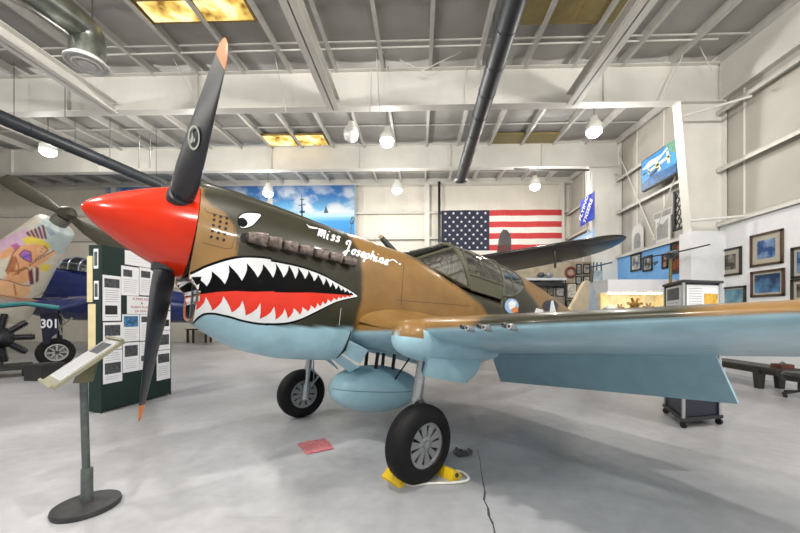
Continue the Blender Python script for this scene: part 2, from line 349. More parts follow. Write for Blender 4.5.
FN = [pchip([s[0] for s in ST], [s[k] for s in ST]) for k in range(1, 7)]
def fus_ring(a, n=144):
    ut, ub, w_, um, nt, nb = [float(f(a)) for f in FN]; out = []
    for j in range(n):
        t = 2 * math.pi * j / n; c, s = math.cos(t), math.sin(t)
        e = nt if c >= 0 else nb
        x = w_ * math.copysign(abs(s) ** (2 / e), s)
        z = um + (ut - um) * abs(c) ** (2 / e) if c >= 0 else um - (um - ub) * abs(c) ** (2 / e)
        out.append((a, x, z))
    return out
A_ = list(np.arange(.675, 3.2, .016)) + [2.139, 2.151] + list(np.arange(3.2, 9.6, .04)) + [4.721, 4.739, 9.6]
A_ = sorted(A_); rings = []
for a in A_:
    rg = fus_ring(a)
    if a < .90:                                           # the chin starts further aft than the cowl
        q = (a - .675) / .225
        rg = [(a + (1 - q) * .09 * min(1, max(0, (-.41 - u) / .10)), x, u) for (_, x, u) in rg]
    rings.append(rg)
fus = MB(); fl = [p for rg in rings for p in rg]
fus.grid([[W(*p) for p in rg] for rg in rings], 0, True)
nr = 144
# nose ring: strip from the rim to the intake opening
rim = rings[0]; inn = []
for (a, x, u) in rim:
    if u < -.38: inn.append((a + .012, x * .90, -.56 + (u + .56) * .90))
    else: inn.append((.775, max(-.34, min(.34, x * .84)), -.385))
b0 = len(fus.v); fus.v += [tuple(W(*p)) for p in inn]
for j in range(nr):
    k = (j + 1) % nr; fus.f.append((j, k, b0 + k, b0 + j)); fus.m.append(0)
fus.f.append(tuple(range((len(A_) - 1) * nr, len(A_) * nr))); fus.m.append(0)
fl += inn
FBVH = BVHTree.FromPolygons([Vector(v) for v in fus.v], [tuple(f) for f in fus.f])
# ---- camouflage: pattern of paint on the skin, same on both sides
def near_px(L):
    L = np.array(L, float); L[:, 1] = np.abs(L[:, 1])
    P = np.array(TIP) + L[:, :1] * np.array(AFT) + L[:, 1:2] * np.array(LEFT) + L[:, 2:] * np.array(UP)
    return to_px(P)
def mixc(c, col, m): return c * (1 - m[:, None]) + np.array(col) * m[:, None]
L_ = np.array(fl); Q = near_px(L_); C = np.tile(np.array(TAN), (len(L_), 1))
ol1 = [(203, 100), (204, 198), (212, 205), (225, 213), (234, 225), (237, 236), (237.5, 247), (236, 262), (225, 300), (225, 345), (349, 345), (356, 318), (362, 300), (362.5, 275), (360.6, 256), (357.5, 248), (352.5, 241), (349, 235), (347, 100)]
ol2 = [(398, 100), (405, 253), (435, 271), (457, 284), (469, 296), (480, 304), (487, 313), (490, 345), (548, 345), (540, 308), (530, 294), (519, 281), (511, 272), (500, 240), (498, 100)]
m_ = softpoly(Q, ol1, 1.6) * (L_[:, 0] < 3.3) + softpoly(Q, ol2, 1.6) * (L_[:, 0] > 2.8)
C = mixc(C, OLIVE, np.clip(m_, 0, 1))
yb = np.interp(Q[:, 0], [150, 191, 197, 206, 217, 236, 255, 274, 300, 350, 365, 392, 410], [330, 324, 319.5, 314, 313, 317, 322, 325, 327, 328, 330.5, 335, 344])
bl = np.where(L_[:, 0] < 2.7, np.clip((Q[:, 1] - yb) / 2 + .5, 0, 1), np.clip((np.interp(L_[:, 0], [2.7, 5, 7, 9], [-.58, -.5, -.2, .0]) - L_[:, 2]) / .04 + .5, 0, 1))
bl = np.where((L_[:, 0] < 2.16) & (L_[:, 2] < -.78), 1, bl)
C = mixc(C, AZURE, bl)
fr_ = (np.arange(len(L_)) >= b0); C[fr_] = np.where(L_[fr_, 2:3] < -.41, np.array(srgb('B8301A')), np.array(srgb('2A2620')))
fus.col = C
# ---- artwork lying on the skin
def on_skin(px, py, off):
    r = ray(px, py).normalized(); h = FBVH.ray_cast(CAM, r)
    if h[0] is None: h = FBVH.find_nearest(CAM + r * 3.2)
    n = h[1] if h[1].dot(r) < 0 else -h[1]
    return h[0] + n * off
def decal(poly, mi, off, step=2.2, mirror=True):
    poly = [Vector((float(p[0]), float(p[1]))) for p in poly]; b = []
    for i, p in enumerate(poly):
        q = poly[(i + 1) % len(poly)]; k = max(1, int((q - p).length / step)); b += [p + (q - p) * t / k for t in range(k)]
    xs = [p.x for p in b]; ys = [p.y for p in b]; G = []
    arr = []
    y = min(ys) + step / 2
    while y < max(ys):
        x = min(xs) + step / 2
        while x < max(xs): arr.append((x, y)); x += step
        y += step
    if arr:
        ok = inpoly(np.array(arr), [(p.x, p.y) for p in b]); G = [Vector(p) for p, o_ in zip(arr, ok) if o_ and min((Vector(p) - q).length for q in b) > step * .35]
    vs, _, fs, *_ = geometry.delaunay_2d_cdt(b + G, [], [list(range(len(b)))], 1, 1e-5)
    P = [on_skin(v.x, v.y, off) for v in vs]
    fus.add(P, fs, mi)
    if mirror:
        M = []
        for p in P: a, l, u = loc(p); M.append(W(a, -l, u))
        fus.add(M, [tuple(reversed(f)) for f in fs], mi)
def stroke(pts, w, mi, off, step=1.0, mirror=False):       # ribbon; w may be a list
    pts = [Vector((float(p[0]), float(p[1]))) for p in pts]; k = len(pts); ww = w if isinstance(w, (list, tuple)) else [w] * k
    Lp, Rp = [], []; fine = []; fw = []
    for i in range(k - 1):
        n = max(1, int((pts[i + 1] - pts[i]).length / step))
        for t in range(n): fine.append(pts[i].lerp(pts[i + 1], t / n)); fw.append(ww[i] + (ww[i + 1] - ww[i]) * t / n)
    fine.append(pts[-1]); fw.append(ww[-1])
    for i, p in enumerate(fine):
        d = (fine[min(i + 1, len(fine) - 1)] - fine[max(i - 1, 0)]).normalized(); n = Vector((-d.y, d.x)) * fw[i] / 2
        Lp.append(on_skin(*(p + n), off)); Rp.append(on_skin(*(p - n), off))
    fus.grid([Lp, Rp], mi)
    if mirror:
        mr = lambda p: (lambda a, l, u: W(a, -l, u))(*loc(p))
        fus.grid([[mr(p) for p in Rp], [mr(p) for p in Lp]], mi)
def smooth(pts, n=5):
    out = []; k = len(pts)
    for i in range(k - 1):
        p0, p1, p2, p3 = [np.array(pts[max(0, min(k - 1, j))], float) for j in (i - 1, i, i + 1, i + 2)]
        for t in np.linspace(0, 1, n, endpoint=False):
            out.append(tuple(.5 * (2 * p1 + (p2 - p0) * t + (2 * p0 - 5 * p1 + 4 * p2 - p3) * t * t + (3 * p1 - p0 - 3 * p2 + p3) * t ** 3)))
    return [tuple(float(c) for c in p) for p in out] + [tuple(pts[-1])]
zA = lambda p: (175 + p[0] / 6.66, 250 + p[1] / 6.66)
zB = lambda p: (265 + p[0] / 6.66, 255 + p[1] / 6.66)
upA = [(62, 177), (110, 163), (160, 140), (200, 120), (280, 92), (360, 68), (440, 54), (510, 52), (580, 56), (640, 66)]; upB = [(35, 42), (100, 55), (200, 75), (300, 105), (400, 145), (480, 190), (560, 235), (612, 270)]
loB = [(612, 278), (540, 292), (470, 312), (400, 345), (320, 385), (240, 422), (160, 445), (80, 453), (0, 452)]; loA = [(620, 488), (560, 483), (500, 474), (430, 458), (380, 442), (320, 428), (260, 416), (200, 418), (160, 438), (130, 468), (118, 484)]
up = smooth([zA(p) for p in upA] + [zB(p) for p in upB], 4); lo = smooth([zB(p) for p in loB] + [zA(p) for p in loA], 4)
rimL = [zA((128, 440)), zA((142, 360)), zA((150, 290)), zA((142, 238)), zA((100, 205))]
# black outline first, then white gums and teeth, then the inside of the mouth
stroke([(x, y - .9) for x, y in up], [3.6] * (len(up) // 3) + [2.4] * (len(up) - len(up) // 3 - 12) + [.9] * 12, 2, .002, mirror=True)
stroke([(x, y + .9) for x, y in lo], [.8] * 14 + [1.6] * 8 + [2.6] * (len(lo) - 22), 2, .0022, mirror=True)
decal(up + lo + rimL, 1, .004)
utA = [(168, 200), (212, 242), (245, 142), (332, 228), (357, 100), (445, 205), (478, 88), (550, 182), (585, 95)]
utB = [(52, 152), (70, 55), (122, 150), (157, 68), (200, 160), (220, 85), (265, 160), (287, 103), (325, 175), (350, 130), (387, 200), (402, 153), (433, 215), (447, 182), (470, 228), (485, 200), (505, 238), (517, 222), (530, 247), (545, 235), (560, 255), (572, 248), (588, 268)]
ltA = [(142, 400), (205, 312), (250, 402), (322, 305), (378, 415), (448, 335), (470, 435), (568, 350), (563, 458)]
ltB = [(60, 342), (68, 430), (130, 355), (150, 422), (190, 352), (232, 397), (245, 345), (285, 375), (303, 333), (330, 358), (345, 318), (365, 342), (380, 308), (400, 328), (415, 293), (437, 312), (455, 285), (475, 300), (487, 277), (505, 290), (515, 275), (530, 284), (545, 272), (560, 280), (573, 270), (588, 271)]
def scallop(pts, first_tip, bend):
    out = []
    for i in range(len(pts) - 1):
        p, q = Vector(pts[i]), Vector(pts[i + 1]); d = q - p; n = Vector((-d.y, d.x)) * bend[(i + first_tip) % 2]
        out += [tuple(p), tuple(p + d * .33 + n * .8), tuple(p + d * .67 + n)]
    return out + [tuple(pts[-1])]
ut = scallop([zA(p) for p in utA] + [zB(p) for p in utB], 0, (-.04, .10)); lt = scallop([zA(p) for p in ltA] + [zB(p) for p in ltB], 0, (.12, -.04))
mid = [zA(p) for p in ((150, 296), (280, 279), (400, 272), (520, 278), (660, 275))] + [zB(p) for p in ((60, 248), (150, 250), (300, 250), (430, 258), (560, 268))]
decal(ut + mid[::-1], 2, .006); decal(mid + lt[::-1], 3, .006); decal([zA(p) for p in ((108, 180), (176, 178), (166, 222), (143, 234))], 2, .0062)
decal([(243.5 + 3.2 * math.cos(t), 238 + 5.2 * math.sin(t)) for t in np.linspace(0, 2 * math.pi, 15)[:-1]], 4, .003, 1.6)
# eye
zE = lambda p: (200 + p[0] / 8, 200 + p[1] / 8)
decal(smooth([zE(p) for p in ((300, 150), (306, 128), (335, 108), (395, 96), (495, 112), (462, 172), (420, 212), (370, 230), (325, 228), (304, 190), (300, 150))], 4)[:-1], 2, .003, 1.6)
decal(smooth([zE(p) for p in ((312, 138), (345, 115), (400, 107), (485, 119), (456, 165), (418, 203), (370, 222), (328, 222), (312, 190), (312, 138))], 4)[:-1], 1, .0045, 1.6)
decal(smooth([zE(p) for p in ((306, 150), (340, 144), (368, 163), (380, 190), (365, 212), (335, 219), (312, 200), (306, 150))], 4)[:-1], 2, .006, 1.4)
for (x, y) in ((117, 122), (165, 135), (215, 148), (112, 160), (162, 175), (212, 187), (107, 203), (155, 215), (205, 230), (99, 248), (149, 262), (198, 273), (90, 295), (140, 307), (190, 320)):
    cx_, cy_ = zE((x, y)); decal([(cx_ + 1.55 * math.cos(t), cy_ + 1.5 * math.sin(t)) for t in np.linspace(0, 2 * math.pi, 11)[:-1]], 4, .003, 1.2)
pl = [(30, 60), (60, 100), (230, 140), (270, 200), (275, 300), (255, 385), (205, 390), (20, 340)]
for a, b in zip(pl, pl[1:]): stroke([zE(a), zE(b)], .45, 5, .002, mirror=True)
# panel lines and scratches
for ln in (((358, 270), (355, 330)), ((344, 298), (341, 328)), ((404, 262), (401, 305)), ((240, 205), (236, 250)), ((272, 212), (345, 238)), ((395, 300), (470, 306)), ((348, 330), (398, 338))): stroke(ln, .45, 5, .002, mirror=True)
stroke([(341, 308), (339, 325)], .4, 1, .0022)
# name in white script
def script_word(word, x0, y0, x1, y1, xh, wd, slant=.25):
    G = {'M': (1.5, [[(0, 1.35), (.12, 1.45), (.2, .1)], [(.2, .3), (.35, 1.3), (.55, 1.4), (.62, .1)], [(.62, .4), (.8, 1.3), (1.0, 1.35), (1.05, .2), (1.2, 0)]]),
         'i': (.6, [[(0, 1.0), (.05, .1), (.25, 0)], [(.05, 1.45), (.08, 1.6)]]), 's': (.75, [[(.5, .8), (.3, 1.0), (.1, .8), (.45, .35), (.3, 0), (0, .1)]]),
         'J': (1.4, [[(.25, 1.5), (.0, 1.9), (.2, 2.3), (.6, 2.2), (.65, 1.2), (.6, -.4), (.35, -1.0), (.1, -.6), (.4, .1), (1.0, .5)]]),
         'o': (.9, [[(.45, 1), (.1, .7), (.15, .1), (.5, .05), (.62, .6), (.45, 1), (.75, .8)]]), 'e': (.8, [[(.1, .45), (.5, .65), (.45, 1), (.15, .8), (.12, .2), (.4, 0), (.7, .25)]]),
         'p': (.95, [[(.05, 1), (.1, -.9)], [(.08, .6), (.4, 1), (.65, .7), (.5, .1), (.15, .1)]]), 'h': (.95, [[(.05, 1.9), (.08, 0)], [(.08, .6), (.35, 1), (.6, .8), (.62, .1), (.8, 0)]]),
         'n': (.95, [[(.05, 1), (.08, 0)], [(.08, .6), (.35, 1), (.6, .8), (.62, .1), (.8, 0)]])}
    tot = sum(G[c][0] for c in word); d = Vector((x1 - x0, y1 - y0)); sc = d.length / tot; d.normalize(); nrm = Vector((d.y, -d.x)); x = 0
    for c in word:
        for st in G[c][1]:
            pts = [Vector((x0, y0)) + d * ((x + px) * sc) + nrm * (py * xh) + d * (py * xh * slant * .3) for px, py in st]
            stroke(smooth([tuple(p) for p in pts], 4) if len(pts) > 2 else [tuple(p) for p in pts], wd, 1, .004, .6)
        x += G[c][0]
script_word('Miss', 316.5, 236.2, 340.2, 242.4, 4.8, 1.9)
script_word('Josephine', 343.0, 251.2, 388.0, 265.2, 4.8, 1.9)
stroke(smooth([(306.6, 224.5), (309, 227), (312.5, 228), (317.5, 228.6)], 4), [.6] * 4 + [1.8] * 6 + [1.2] * 3, 1, .004)
stroke(smooth([(389, 261), (392.5, 259.8), (395.5, 261.5), (397, 263)], 4), 1.2, 1, .004); stroke([(398.6, 263.8), (400.6, 264.6)], 1.4, 1, .004)
stroke([(374, 259.5), (380, 262.2), (388, 263.8)], [.6, 1.5, .8], 1, .004)
# small round unit badge below the canopy and the national roundel on the rear fuselage
zR = lambda cx_, cy_, rx, ry, n=18: [(cx_ + rx * math.cos(t), cy_ + ry * math.sin(t)) for t in np.linspace(0, 2 * math.pi, n + 1)[:-1]]
decal(zR(511.5, 306, 7, 7.5), 6, .003, 2); decal([(508, 303), (512, 300), (516, 303), (513, 311), (509, 309)], 1, .005, 2); decal([(511, 309), (517, 306), (518, 312), (512, 313)], 7, .006, 2)
decal(zR(550, 306, 8, 6), 8, .003, 2); decal([(549, 313), (551, 301), (553, 300.5), (556, 313)], 1, .005, 2); decal([(536, 308), (543, 310), (543, 312.5), (534, 312.5)], 1, .005, 2)
fus.build('fuselage', [PAINT, ARTW, ARTK, ARTR, HOLE, mat('panel_line', (.035, .032, .025), .7, noise=0), mat('badge_blue', srgb('8FB4DC'), .4), mat('badge_orange', srgb('D8823C'), .4), mat('roundel_blue', srgb('1C2433'), .4)], plane)
# ---- spinner, propeller
RED = mat('spinner_red', srgb('D22C06'), .2, noise=.03, coat=.3, spec=.35)
sp = MB().lathe(TIP, AFT, [(0, 0), (.006, .02), (.02, .04), (.06, .082), (.12, .13), (.2, .182), (.3, .24), (.4, .29), (.5, .335), (.58, .368), (.668, .400), (.671, .397), (.671, .30)], 64)
spin = sp.build('spinner', RED, plane)
MB().lathe(W(.664, 0, 0), AFT, [(0, .36), (.012, .392), (.03, .39), (.06, .30)], 48).build('backplate', mat('backplate_dark', (.05, .045, .04), .5), plane)
PROPK = mat('propeller_black', srgb('22262D'), .42, noise=.1, nscale=12); TIPO = mat('propeller_tip', srgb('E07C2C'), .4)
PA = .555
def blade(ang, length=1.535, r0=.28):
    rad = LEFT * math.sin(ang) + UP * math.cos(ang); tan = LEFT * math.cos(ang) - UP * math.sin(ang); rows = []
    rs = [r0, .36, .45, .6, .8, 1.0, 1.15, 1.3, 1.4, 1.48, 1.54, 1.58, 1.60]; ch = pchip([.28, .36, .45, .7, 1.0, 1.25, 1.48, 1.56, 1.6], [.075, .085, .105, .122, .122, .115, .10, .085, .04])
    th = pchip([.28, .5, 1.0, 1.6], [.07, .045, .02, .004]); tw = pchip([.28, .6, 1.0, 1.6], [R(50), R(38), R(25), R(11)])
    for r in rs:
        r_ = r * length / 1.6; c = float(ch(r)); t = float(th(r)); b_ = float(tw(r))
        cdir = tan * math.cos(b_) + AFT * math.sin(b_); ndir = AFT * math.cos(b_) - tan * math.sin(b_)
        rows.append([W(PA, 0, 0) + rad * r_ + cdir * (c * math.cos(q)) + ndir * (t * math.sin(q)) for q in np.linspace(0, 2 * math.pi, 17)[:-1]])
    return rows
def add_blade(ang, badge):
    rows = blade(ang); m = MB(); m.grid(rows[:10], 0, True); m.grid(rows[9:], 1, True); m.add(rows[-1], [tuple(range(16))], 1)
    if badge:                                              # round maker's badge part-way out
        rad = LEFT * math.sin(ang) + UP * math.cos(ang); tan = LEFT * math.cos(ang) - UP * math.sin(ang); b_ = R(32)
        cdir = tan * math.cos(b_) + AFT * math.sin(b_); ndir = AFT * math.cos(b_) - tan * math.sin(b_)
        for sgn in (-1, 1):
            c = W(PA, 0, 0) + rad * .88 + ndir * (.030 * sgn)
            rg = lambda k1, k2, o_: [c + ndir * o_ * sgn + cdir * (k1 * math.cos(t)) + rad * (k2 * math.sin(t)) for t in np.linspace(0, 2 * math.pi, 25)[:-1]]
            m.grid([rg(.06, .085, .002), rg(.047, .070, .002)], 2, True); m.grid([rg(.047, .070, .002), rg(.047, .070, -.012)], 2, True)
            for dx, dy, ex, ey in ((-.012, -.03, .014, .045), (-.022, .012, .006, .028), (.014, -.012, .008, .024)):
                m.add([c + ndir * .003 * sgn + cdir * (dx + ex * math.cos(t)) * .9 + rad * (dy + ey * math.sin(t)) * .7 for t in np.linspace(0, 2 * math.pi, 9)[:-1]], [tuple(range(8))], 2)
    bl_ = m.build('propeller_blade', [PROPK, TIPO, mat('badge_silver', srgb('B9BBB4'), .4)], plane)
    MB().lathe(W(PA, 0, 0) + (LEFT * math.sin(ang) + UP * math.cos(ang)) * .30, LEFT * math.sin(ang) + UP * math.cos(ang), [(0, .10), (.07, .095), (.075, .085), (.075, .07)], 24).build('blade_cuff', PROPK, bl_)
for ang, bd in ((R(55), True), (R(173), False), (R(294), False)): add_blade(ang, bd)
# ---- chin radiator intake
lin = [p for p in inn]; lower = [j for j in range(nr) if rim[j][2] < -.38]
m = MB(); r0_ = [W(inn[j][0], inn[j][1], inn[j][2]) for j in lower]; r1_ = [W(1.12, inn[j][1] * .95, -.56 + (inn[j][2] + .56) * .93) for j in lower]
m.grid([r0_, r1_], 0, True); m.add(r1_, [tuple(range(len(r1_)))], 1)
m.build('radiator_intake', [mat('intake_liner', srgb('2E3033'), .5), HOLE], plane)
GREYM = mat('intake_grey', srgb('6E7275'), .45, .3, noise=.1)
for l in (-.13, .13): MB().plate([W(.775, l, -.40), W(1.1, l, -.40), W(1.1, l, -.715), W(.80, l, -.735)], .03).build('intake_splitter', GREYM, plane)
MB().plate([W(.80, -.13, -.58), W(1.1, -.13, -.58), W(1.1, .13, -.58), W(.80, .13, -.58)], .02).build('intake_splitter', GREYM, plane)
for l in (-.25, .25): MB().lathe(W(.86, l, -.57), AFT, [(0, .115), (0, .10), (.22, .10), (.22, .115)], 24).build('radiator_duct', GREYM, plane)
# carburettor scoop along the top of the cowl
rows = []
for a, h, wd in ((.69, .055, .10), (.72, .062, .11), (1.0, .055, .11), (1.5, .04, .10), (2.0, .022, .08), (2.4, .004, .05)):
    ub_ = float(FN[0](a)); rows.append([W(a, wd * math.sin(t), ub_ - .03 + (h + .03) * max(0, math.cos(t)) ** .6) for t in np.linspace(-math.pi / 2, math.pi / 2, 15)])
mb = MB().grid(rows); mb.add(rows[0], [tuple(range(15))], 1); mb.col = np.tile(np.array(OLIVE), (len(mb.v), 1)); mb.build('carburettor_scoop', [PAINT, HOLE], plane)
# exhaust stubs, both sides
EXH = mat('burnt_exhaust', srgb('6A5F5A'), .4, .7, noise=.4, nscale=25, bump=.3)
EX = [(255, 239.5, 1.15), (270, 243, 1.05), (286.5, 246.8, 1), (302, 250.8, 1), (317.5, 254.3, 1), (332, 257.8, 1), (346, 261.5, 1)]
exl = [loc(on_skin(x, y, 0)) + (s_,) for x, y, s_ in EX]
for sg in (1, -1):
    for (a, l, u, s_) in exl:
        rows = []; f = s_
        for (da, dl, ra, ru) in ((-.05, -.05, .03, .036), (-.045, .02, .03, .038), (-.02, .05, .03, .042), (.02, .062, .03, .048), (.066, .066, .03, .053)):
            c0 = W(a + da * f, sg * (l + dl), u); n_ = (AFT * .5 + LEFT * sg * .86) if da < 0 else AFT; s1 = n_.cross(UP).normalized()
            rows.append([c0 + (s1 * math.copysign(abs(math.cos(t)) ** .5, math.cos(t)) * ru * .62 + UP * math.copysign(abs(math.sin(t)) ** .5, math.sin(t)) * ru * f) for t in np.linspace(0, 2 * math.pi, 17)[:-1]])
        rows = rows
        e = MB().grid(rows, 0, True); e.grid([rows[-1], [p * .78 + sum(rows[-1], Vector()) / 16 * .22 - AFT * .012 for p in rows[-1]]], 1, True); e.add([p * .78 + sum(rows[-1], Vector()) / 16 * .22 - AFT * .012 for p in rows[-1]], [tuple(range(16))], 1)
        e.build('exhaust_stub', [EXH, HOLE], plane)
    sh = MB(); tp = [W(a - .02, sg * (l + .006), u + .052) for a, l, u, s_ in exl]; bt = [W(a - .02, sg * (l + .006), u - .052) for a, l, u, s_ in exl]
    t2 = [p - LEFT * sg * .03 for p in tp]; b2 = [p - LEFT * sg * .03 for p in bt]
    sh.grid([t2, tp, bt, b2], 0); sh.build('exhaust_shroud', mat('shroud_olive', OLIVE, .5), plane)
# gunsight ring on the nose
q = W(2.21, 0, .44); g = MB().tube([q, q + UP * .16], .006, 6)
g.tube([q + UP * .20 + (LEFT * math.cos(t) + UP * math.sin(t)) * .042 for t in np.linspace(0, 2 * math.pi, 19)], .006, 6); g.tube([q + UP * .16, q + UP * .24], .004, 6); g.build('ring_sight', DARKST, plane)
# cowl flaps, hanging open behind the chin
AZ = mat('azure_paint', AZURE, .35, noise=.05, coat=.3)
for t0, t1, dn in ((30, 48, .09), (9, 27, .11), (-48, -30, .09), (-27, -9, .11)):
    pa = []
    for t in (t0, t1):
        s, c = math.sin(R(t)), math.cos(R(t)); w_, um, ub = .475, -.12, -.985
        l = w_ * math.copysign(abs(s) ** .77, s); u = um - (um - ub) * abs(c) ** .77
        pa.append((l, u, s, c))
    quad = [W(2.13, pa[0][0], pa[0][1]), W(2.13, pa[1][0], pa[1][1]), W(2.13 + .22, pa[1][0] + pa[1][2] * dn, pa[1][1] - pa[1][3] * dn - .02), W(2.13 + .22, pa[0][0] + pa[0][2] * dn, pa[0][1] - pa[0][3] * dn - .02)]
    MB().plate(quad, .012).build('cowl_flap', AZ, plane)
MB().plate([W(2.13, x, u) for x, u in ((-.42, -.66), (.42, -.66), (.36, -.86), (.2, -.96), (-.2, -.96), (-.36, -.86))], .01).build('radiator_exit', HOLE, plane)
# ---- cockpit: windscreen, sliding hood, rear quarter glass
GL = glass('canopy_glass', (.90, .93, .92), .35); GLD = glass('rear_glass', (.30, .33, .31), .3)
OLM = mat('olive_frame', srgb('4A4A36'), .45, noise=.06, coat=.2)
def arch(a, w_, ub_, ut_, n=25, lean=0.0, e=2.0):
    out = []
    for t in np.linspace(-1, 1, n):
        th = t * math.pi / 2; k = max(0, math.cos(th)) ** (2 / e)
        out.append((a - lean * (1 - k), w_ * math.copysign(abs(math.sin(th)) ** (2 / e), t), ub_ + (ut_ - ub_) * k))
    return out
WSA = arch(3.70, .41, .15, .79, 25, -.24, 2.15)
WSB = [(2.90 + 1.03 * abs(t) ** 1.5, .42 * t, .425 - .275 * abs(t) ** 1.6) for t in np.linspace(-1, 1, 25)]
pane = MB().grid([[W(*p) for p in WSB], [W(*[(a + b) / 2 for a, b in zip(p, q)]) for p, q in zip(WSB, WSA)], [W(*p) for p in WSA]])
ws = pane.build('windscreen', GL, plane)
f_ = MB()
f_.tube([W(*p) for p in WSA], .020, 8); f_.tube([W(*p) for p in WSB], .015, 8)
for i in (8, 16): f_.tube([W(*WSB[i]), W(*WSA[i])], .020, 8)
for i in (3, 21): f_.tube([W(*WSB[i]), W(*[a * .1 + b * .9 for a, b in zip(WSB[i], WSA[i])])], .012, 6)
f_.build('windscreen_frame', OLM, ws)
top_l = pchip([3.74, 4.1, 4.5, 4.82], [.80, .835, .84, .83])
sec = [3.74, 3.95, 4.2, 4.5, 4.8]
lean_f = lambda a: -.24 * max(0, (4.8 - a)) / 1.1
hg = [arch(a, .412, .14, float(top_l(a)), 33, lean_f(a), 2.15) for a in sec]
k0 = 3                                                       # lower arc of the hood is sheet metal
hood = MB()
hood.grid([[W(*p) for p in r[k0:-k0]] for r in hg], 0)
hd = hood.build('sliding_hood', GL, plane)
hf = MB()
for sl in (slice(0, k0 + 1), slice(-k0 - 1, None)): hf.grid([[W(a, l * 1.01, u) for a, l, u in r[sl]] for r in hg])
for i in (0, 4): hf.tube([W(*p) for p in hg[i]], .022, 8)
for j in (k0, -k0 - 1, 0, -1): hf.tube([W(*r[j]) for r in hg], .016, 8)
hf.tube([W(*r[16]) for r in hg], .02, 8)
for sg in (0, -1):                                           # rounded window outline near the front and one slanting post
    jj = lambda k: (k if sg == 0 else 32 - k)
    hf.tube(smooth([tuple(W(*arch(a, .414, .14, float(top_l(a)), 33, lean_f(a), 2.15)[jj(k)])) for a, k in ((3.84, 6), (3.86, 9), (3.95, 12), (4.08, 12.0 // 1), (4.2, 10), (4.26, 6))] if False else [tuple(W(*arch(a, .414, .14, float(top_l(a)), 33, lean_f(a), 2.15)[jj(k)])) for a, k in ((3.80, 4), (3.82, 7), (3.90, 10), (4.04, 10), (4.18, 8), (4.26, 4))], 4), .012, 6)
    hf.tube([W(*arch(4.3, .414, .14, float(top_l(4.3)), 33, lean_f(4.3), 2.15)[jj(11)]), W(*arch(4.46, .414, .14, float(top_l(4.46)), 33, lean_f(4.46), 2.15)[jj(3)])], .012, 6)
hf.build('hood_frame', OLM, hd)
for sg in (1, -1):                                           # rear quarter windows let into the spine
    def sk(a, q):                                            # point on the skin, q from spine (0) towards the side
        rg = fus_ring(a, 1440); p = rg[int(q * 10) if sg > 0 else 1440 - int(q * 10)]; return W(p[0], p[1] * 1.012, p[2] + .004)
    rows = [[sk(a, q) for q in np.linspace(7, 28 - 9 * ((a - 4.76) / .8) ** 2, 15)] for a in (4.76, 4.95, 5.15, 5.35, 5.56)]
    qw = MB().grid(rows).build('quarter_window', mat('quarter_glass', (.03, .035, .035), .08, noise=0, coat=.5), plane)
    fr2 = MB()
    fr2.tube([r[0] for r in rows], .014, 6); fr2.tube([r[-1] for r in rows], .014, 6); fr2.tube(rows[0], .018, 6); fr2.tube(rows[-1], .014, 6); fr2.tube(rows[2], .012, 6)
    fr2.build('window_frame', OLM, qw)
ck = MB().plate([W(3.7, -.34, .16), W(4.65, -.34, .16), W(4.65, .34, .16), W(3.7, .34, .16)], .02); ck.build('cockpit_floor', SATIN, plane)
se = MB().plate([W(4.3, -.2, .18), W(4.3, .2, .18), W(4.42, .17, .52), W(4.42, -.17, .52)], .06); se.lathe(W(4.42, 0, .5), UP, [(0, .09), (.1, .1), (.16, .04)], 14); se.build('pilot_seat', mat('seat_leather', (.09, .06, .04), .6), plane)
MB().plate([W(3.55, -.3, .26), W(3.55, .3, .26), W(3.5, .2, .46), W(3.5, -.2, .46)], .03).build('instrument_panel', BLACK, plane)
# ---- wings
def yt(x, t): return 5 * t * (.2969 * math.sqrt(x) - .126 * x - .3516 * x * x + .2843 * x ** 3 - .1036 * x ** 4)
XS = [1, .9, .8, .7, .6, .5, .42, .34, .26, .19, .13, .085, .05, .028, .013, .004, 0]
te_f = pchip([.3, .42, 2.0, 3.2, 5.0, 5.68], [5.0, 4.97, 4.60, 4.26, 3.68, 3.2])
le_f = pchip([.3, .42, .8, 4.7, 5.2, 5.5, 5.68], [2.16, 2.20, 2.265, 2.285, 2.36, 2.50, 2.78])
hinge = lambda l: 4.56 - .135 * (l - .42)
def wing_section(l, cut=False):
    a0, a1 = float(le_f(l)), float(te_f(l)); c = a1 - a0; t = .138 - .013 * l; u0 = -.66 + .06 * l; tw = -.055
    if l < .8: t *= 1 + .35 * (.8 - l)
    if l > 5.3: t *= max(.25, (5.75 - l) / .45)
    xm = (hinge(l) - a0) / c if cut else 1.0
    pts = []
    for x in XS: pts.append((x, 1))
    for x in XS[-2::-1]: pts.append((x, -1))
    out = []
    for x, sg in pts:
        xx = min(x, xm + (.02 if sg > 0 else 0)); cam_ = .045 * 4 * xx * (1 - xx) * (1 - .4 * xx)
        out.append((a0 + c * xx, l, u0 + tw * xx + c * (cam_ * .45 + sg * yt(xx, t))))
    return out
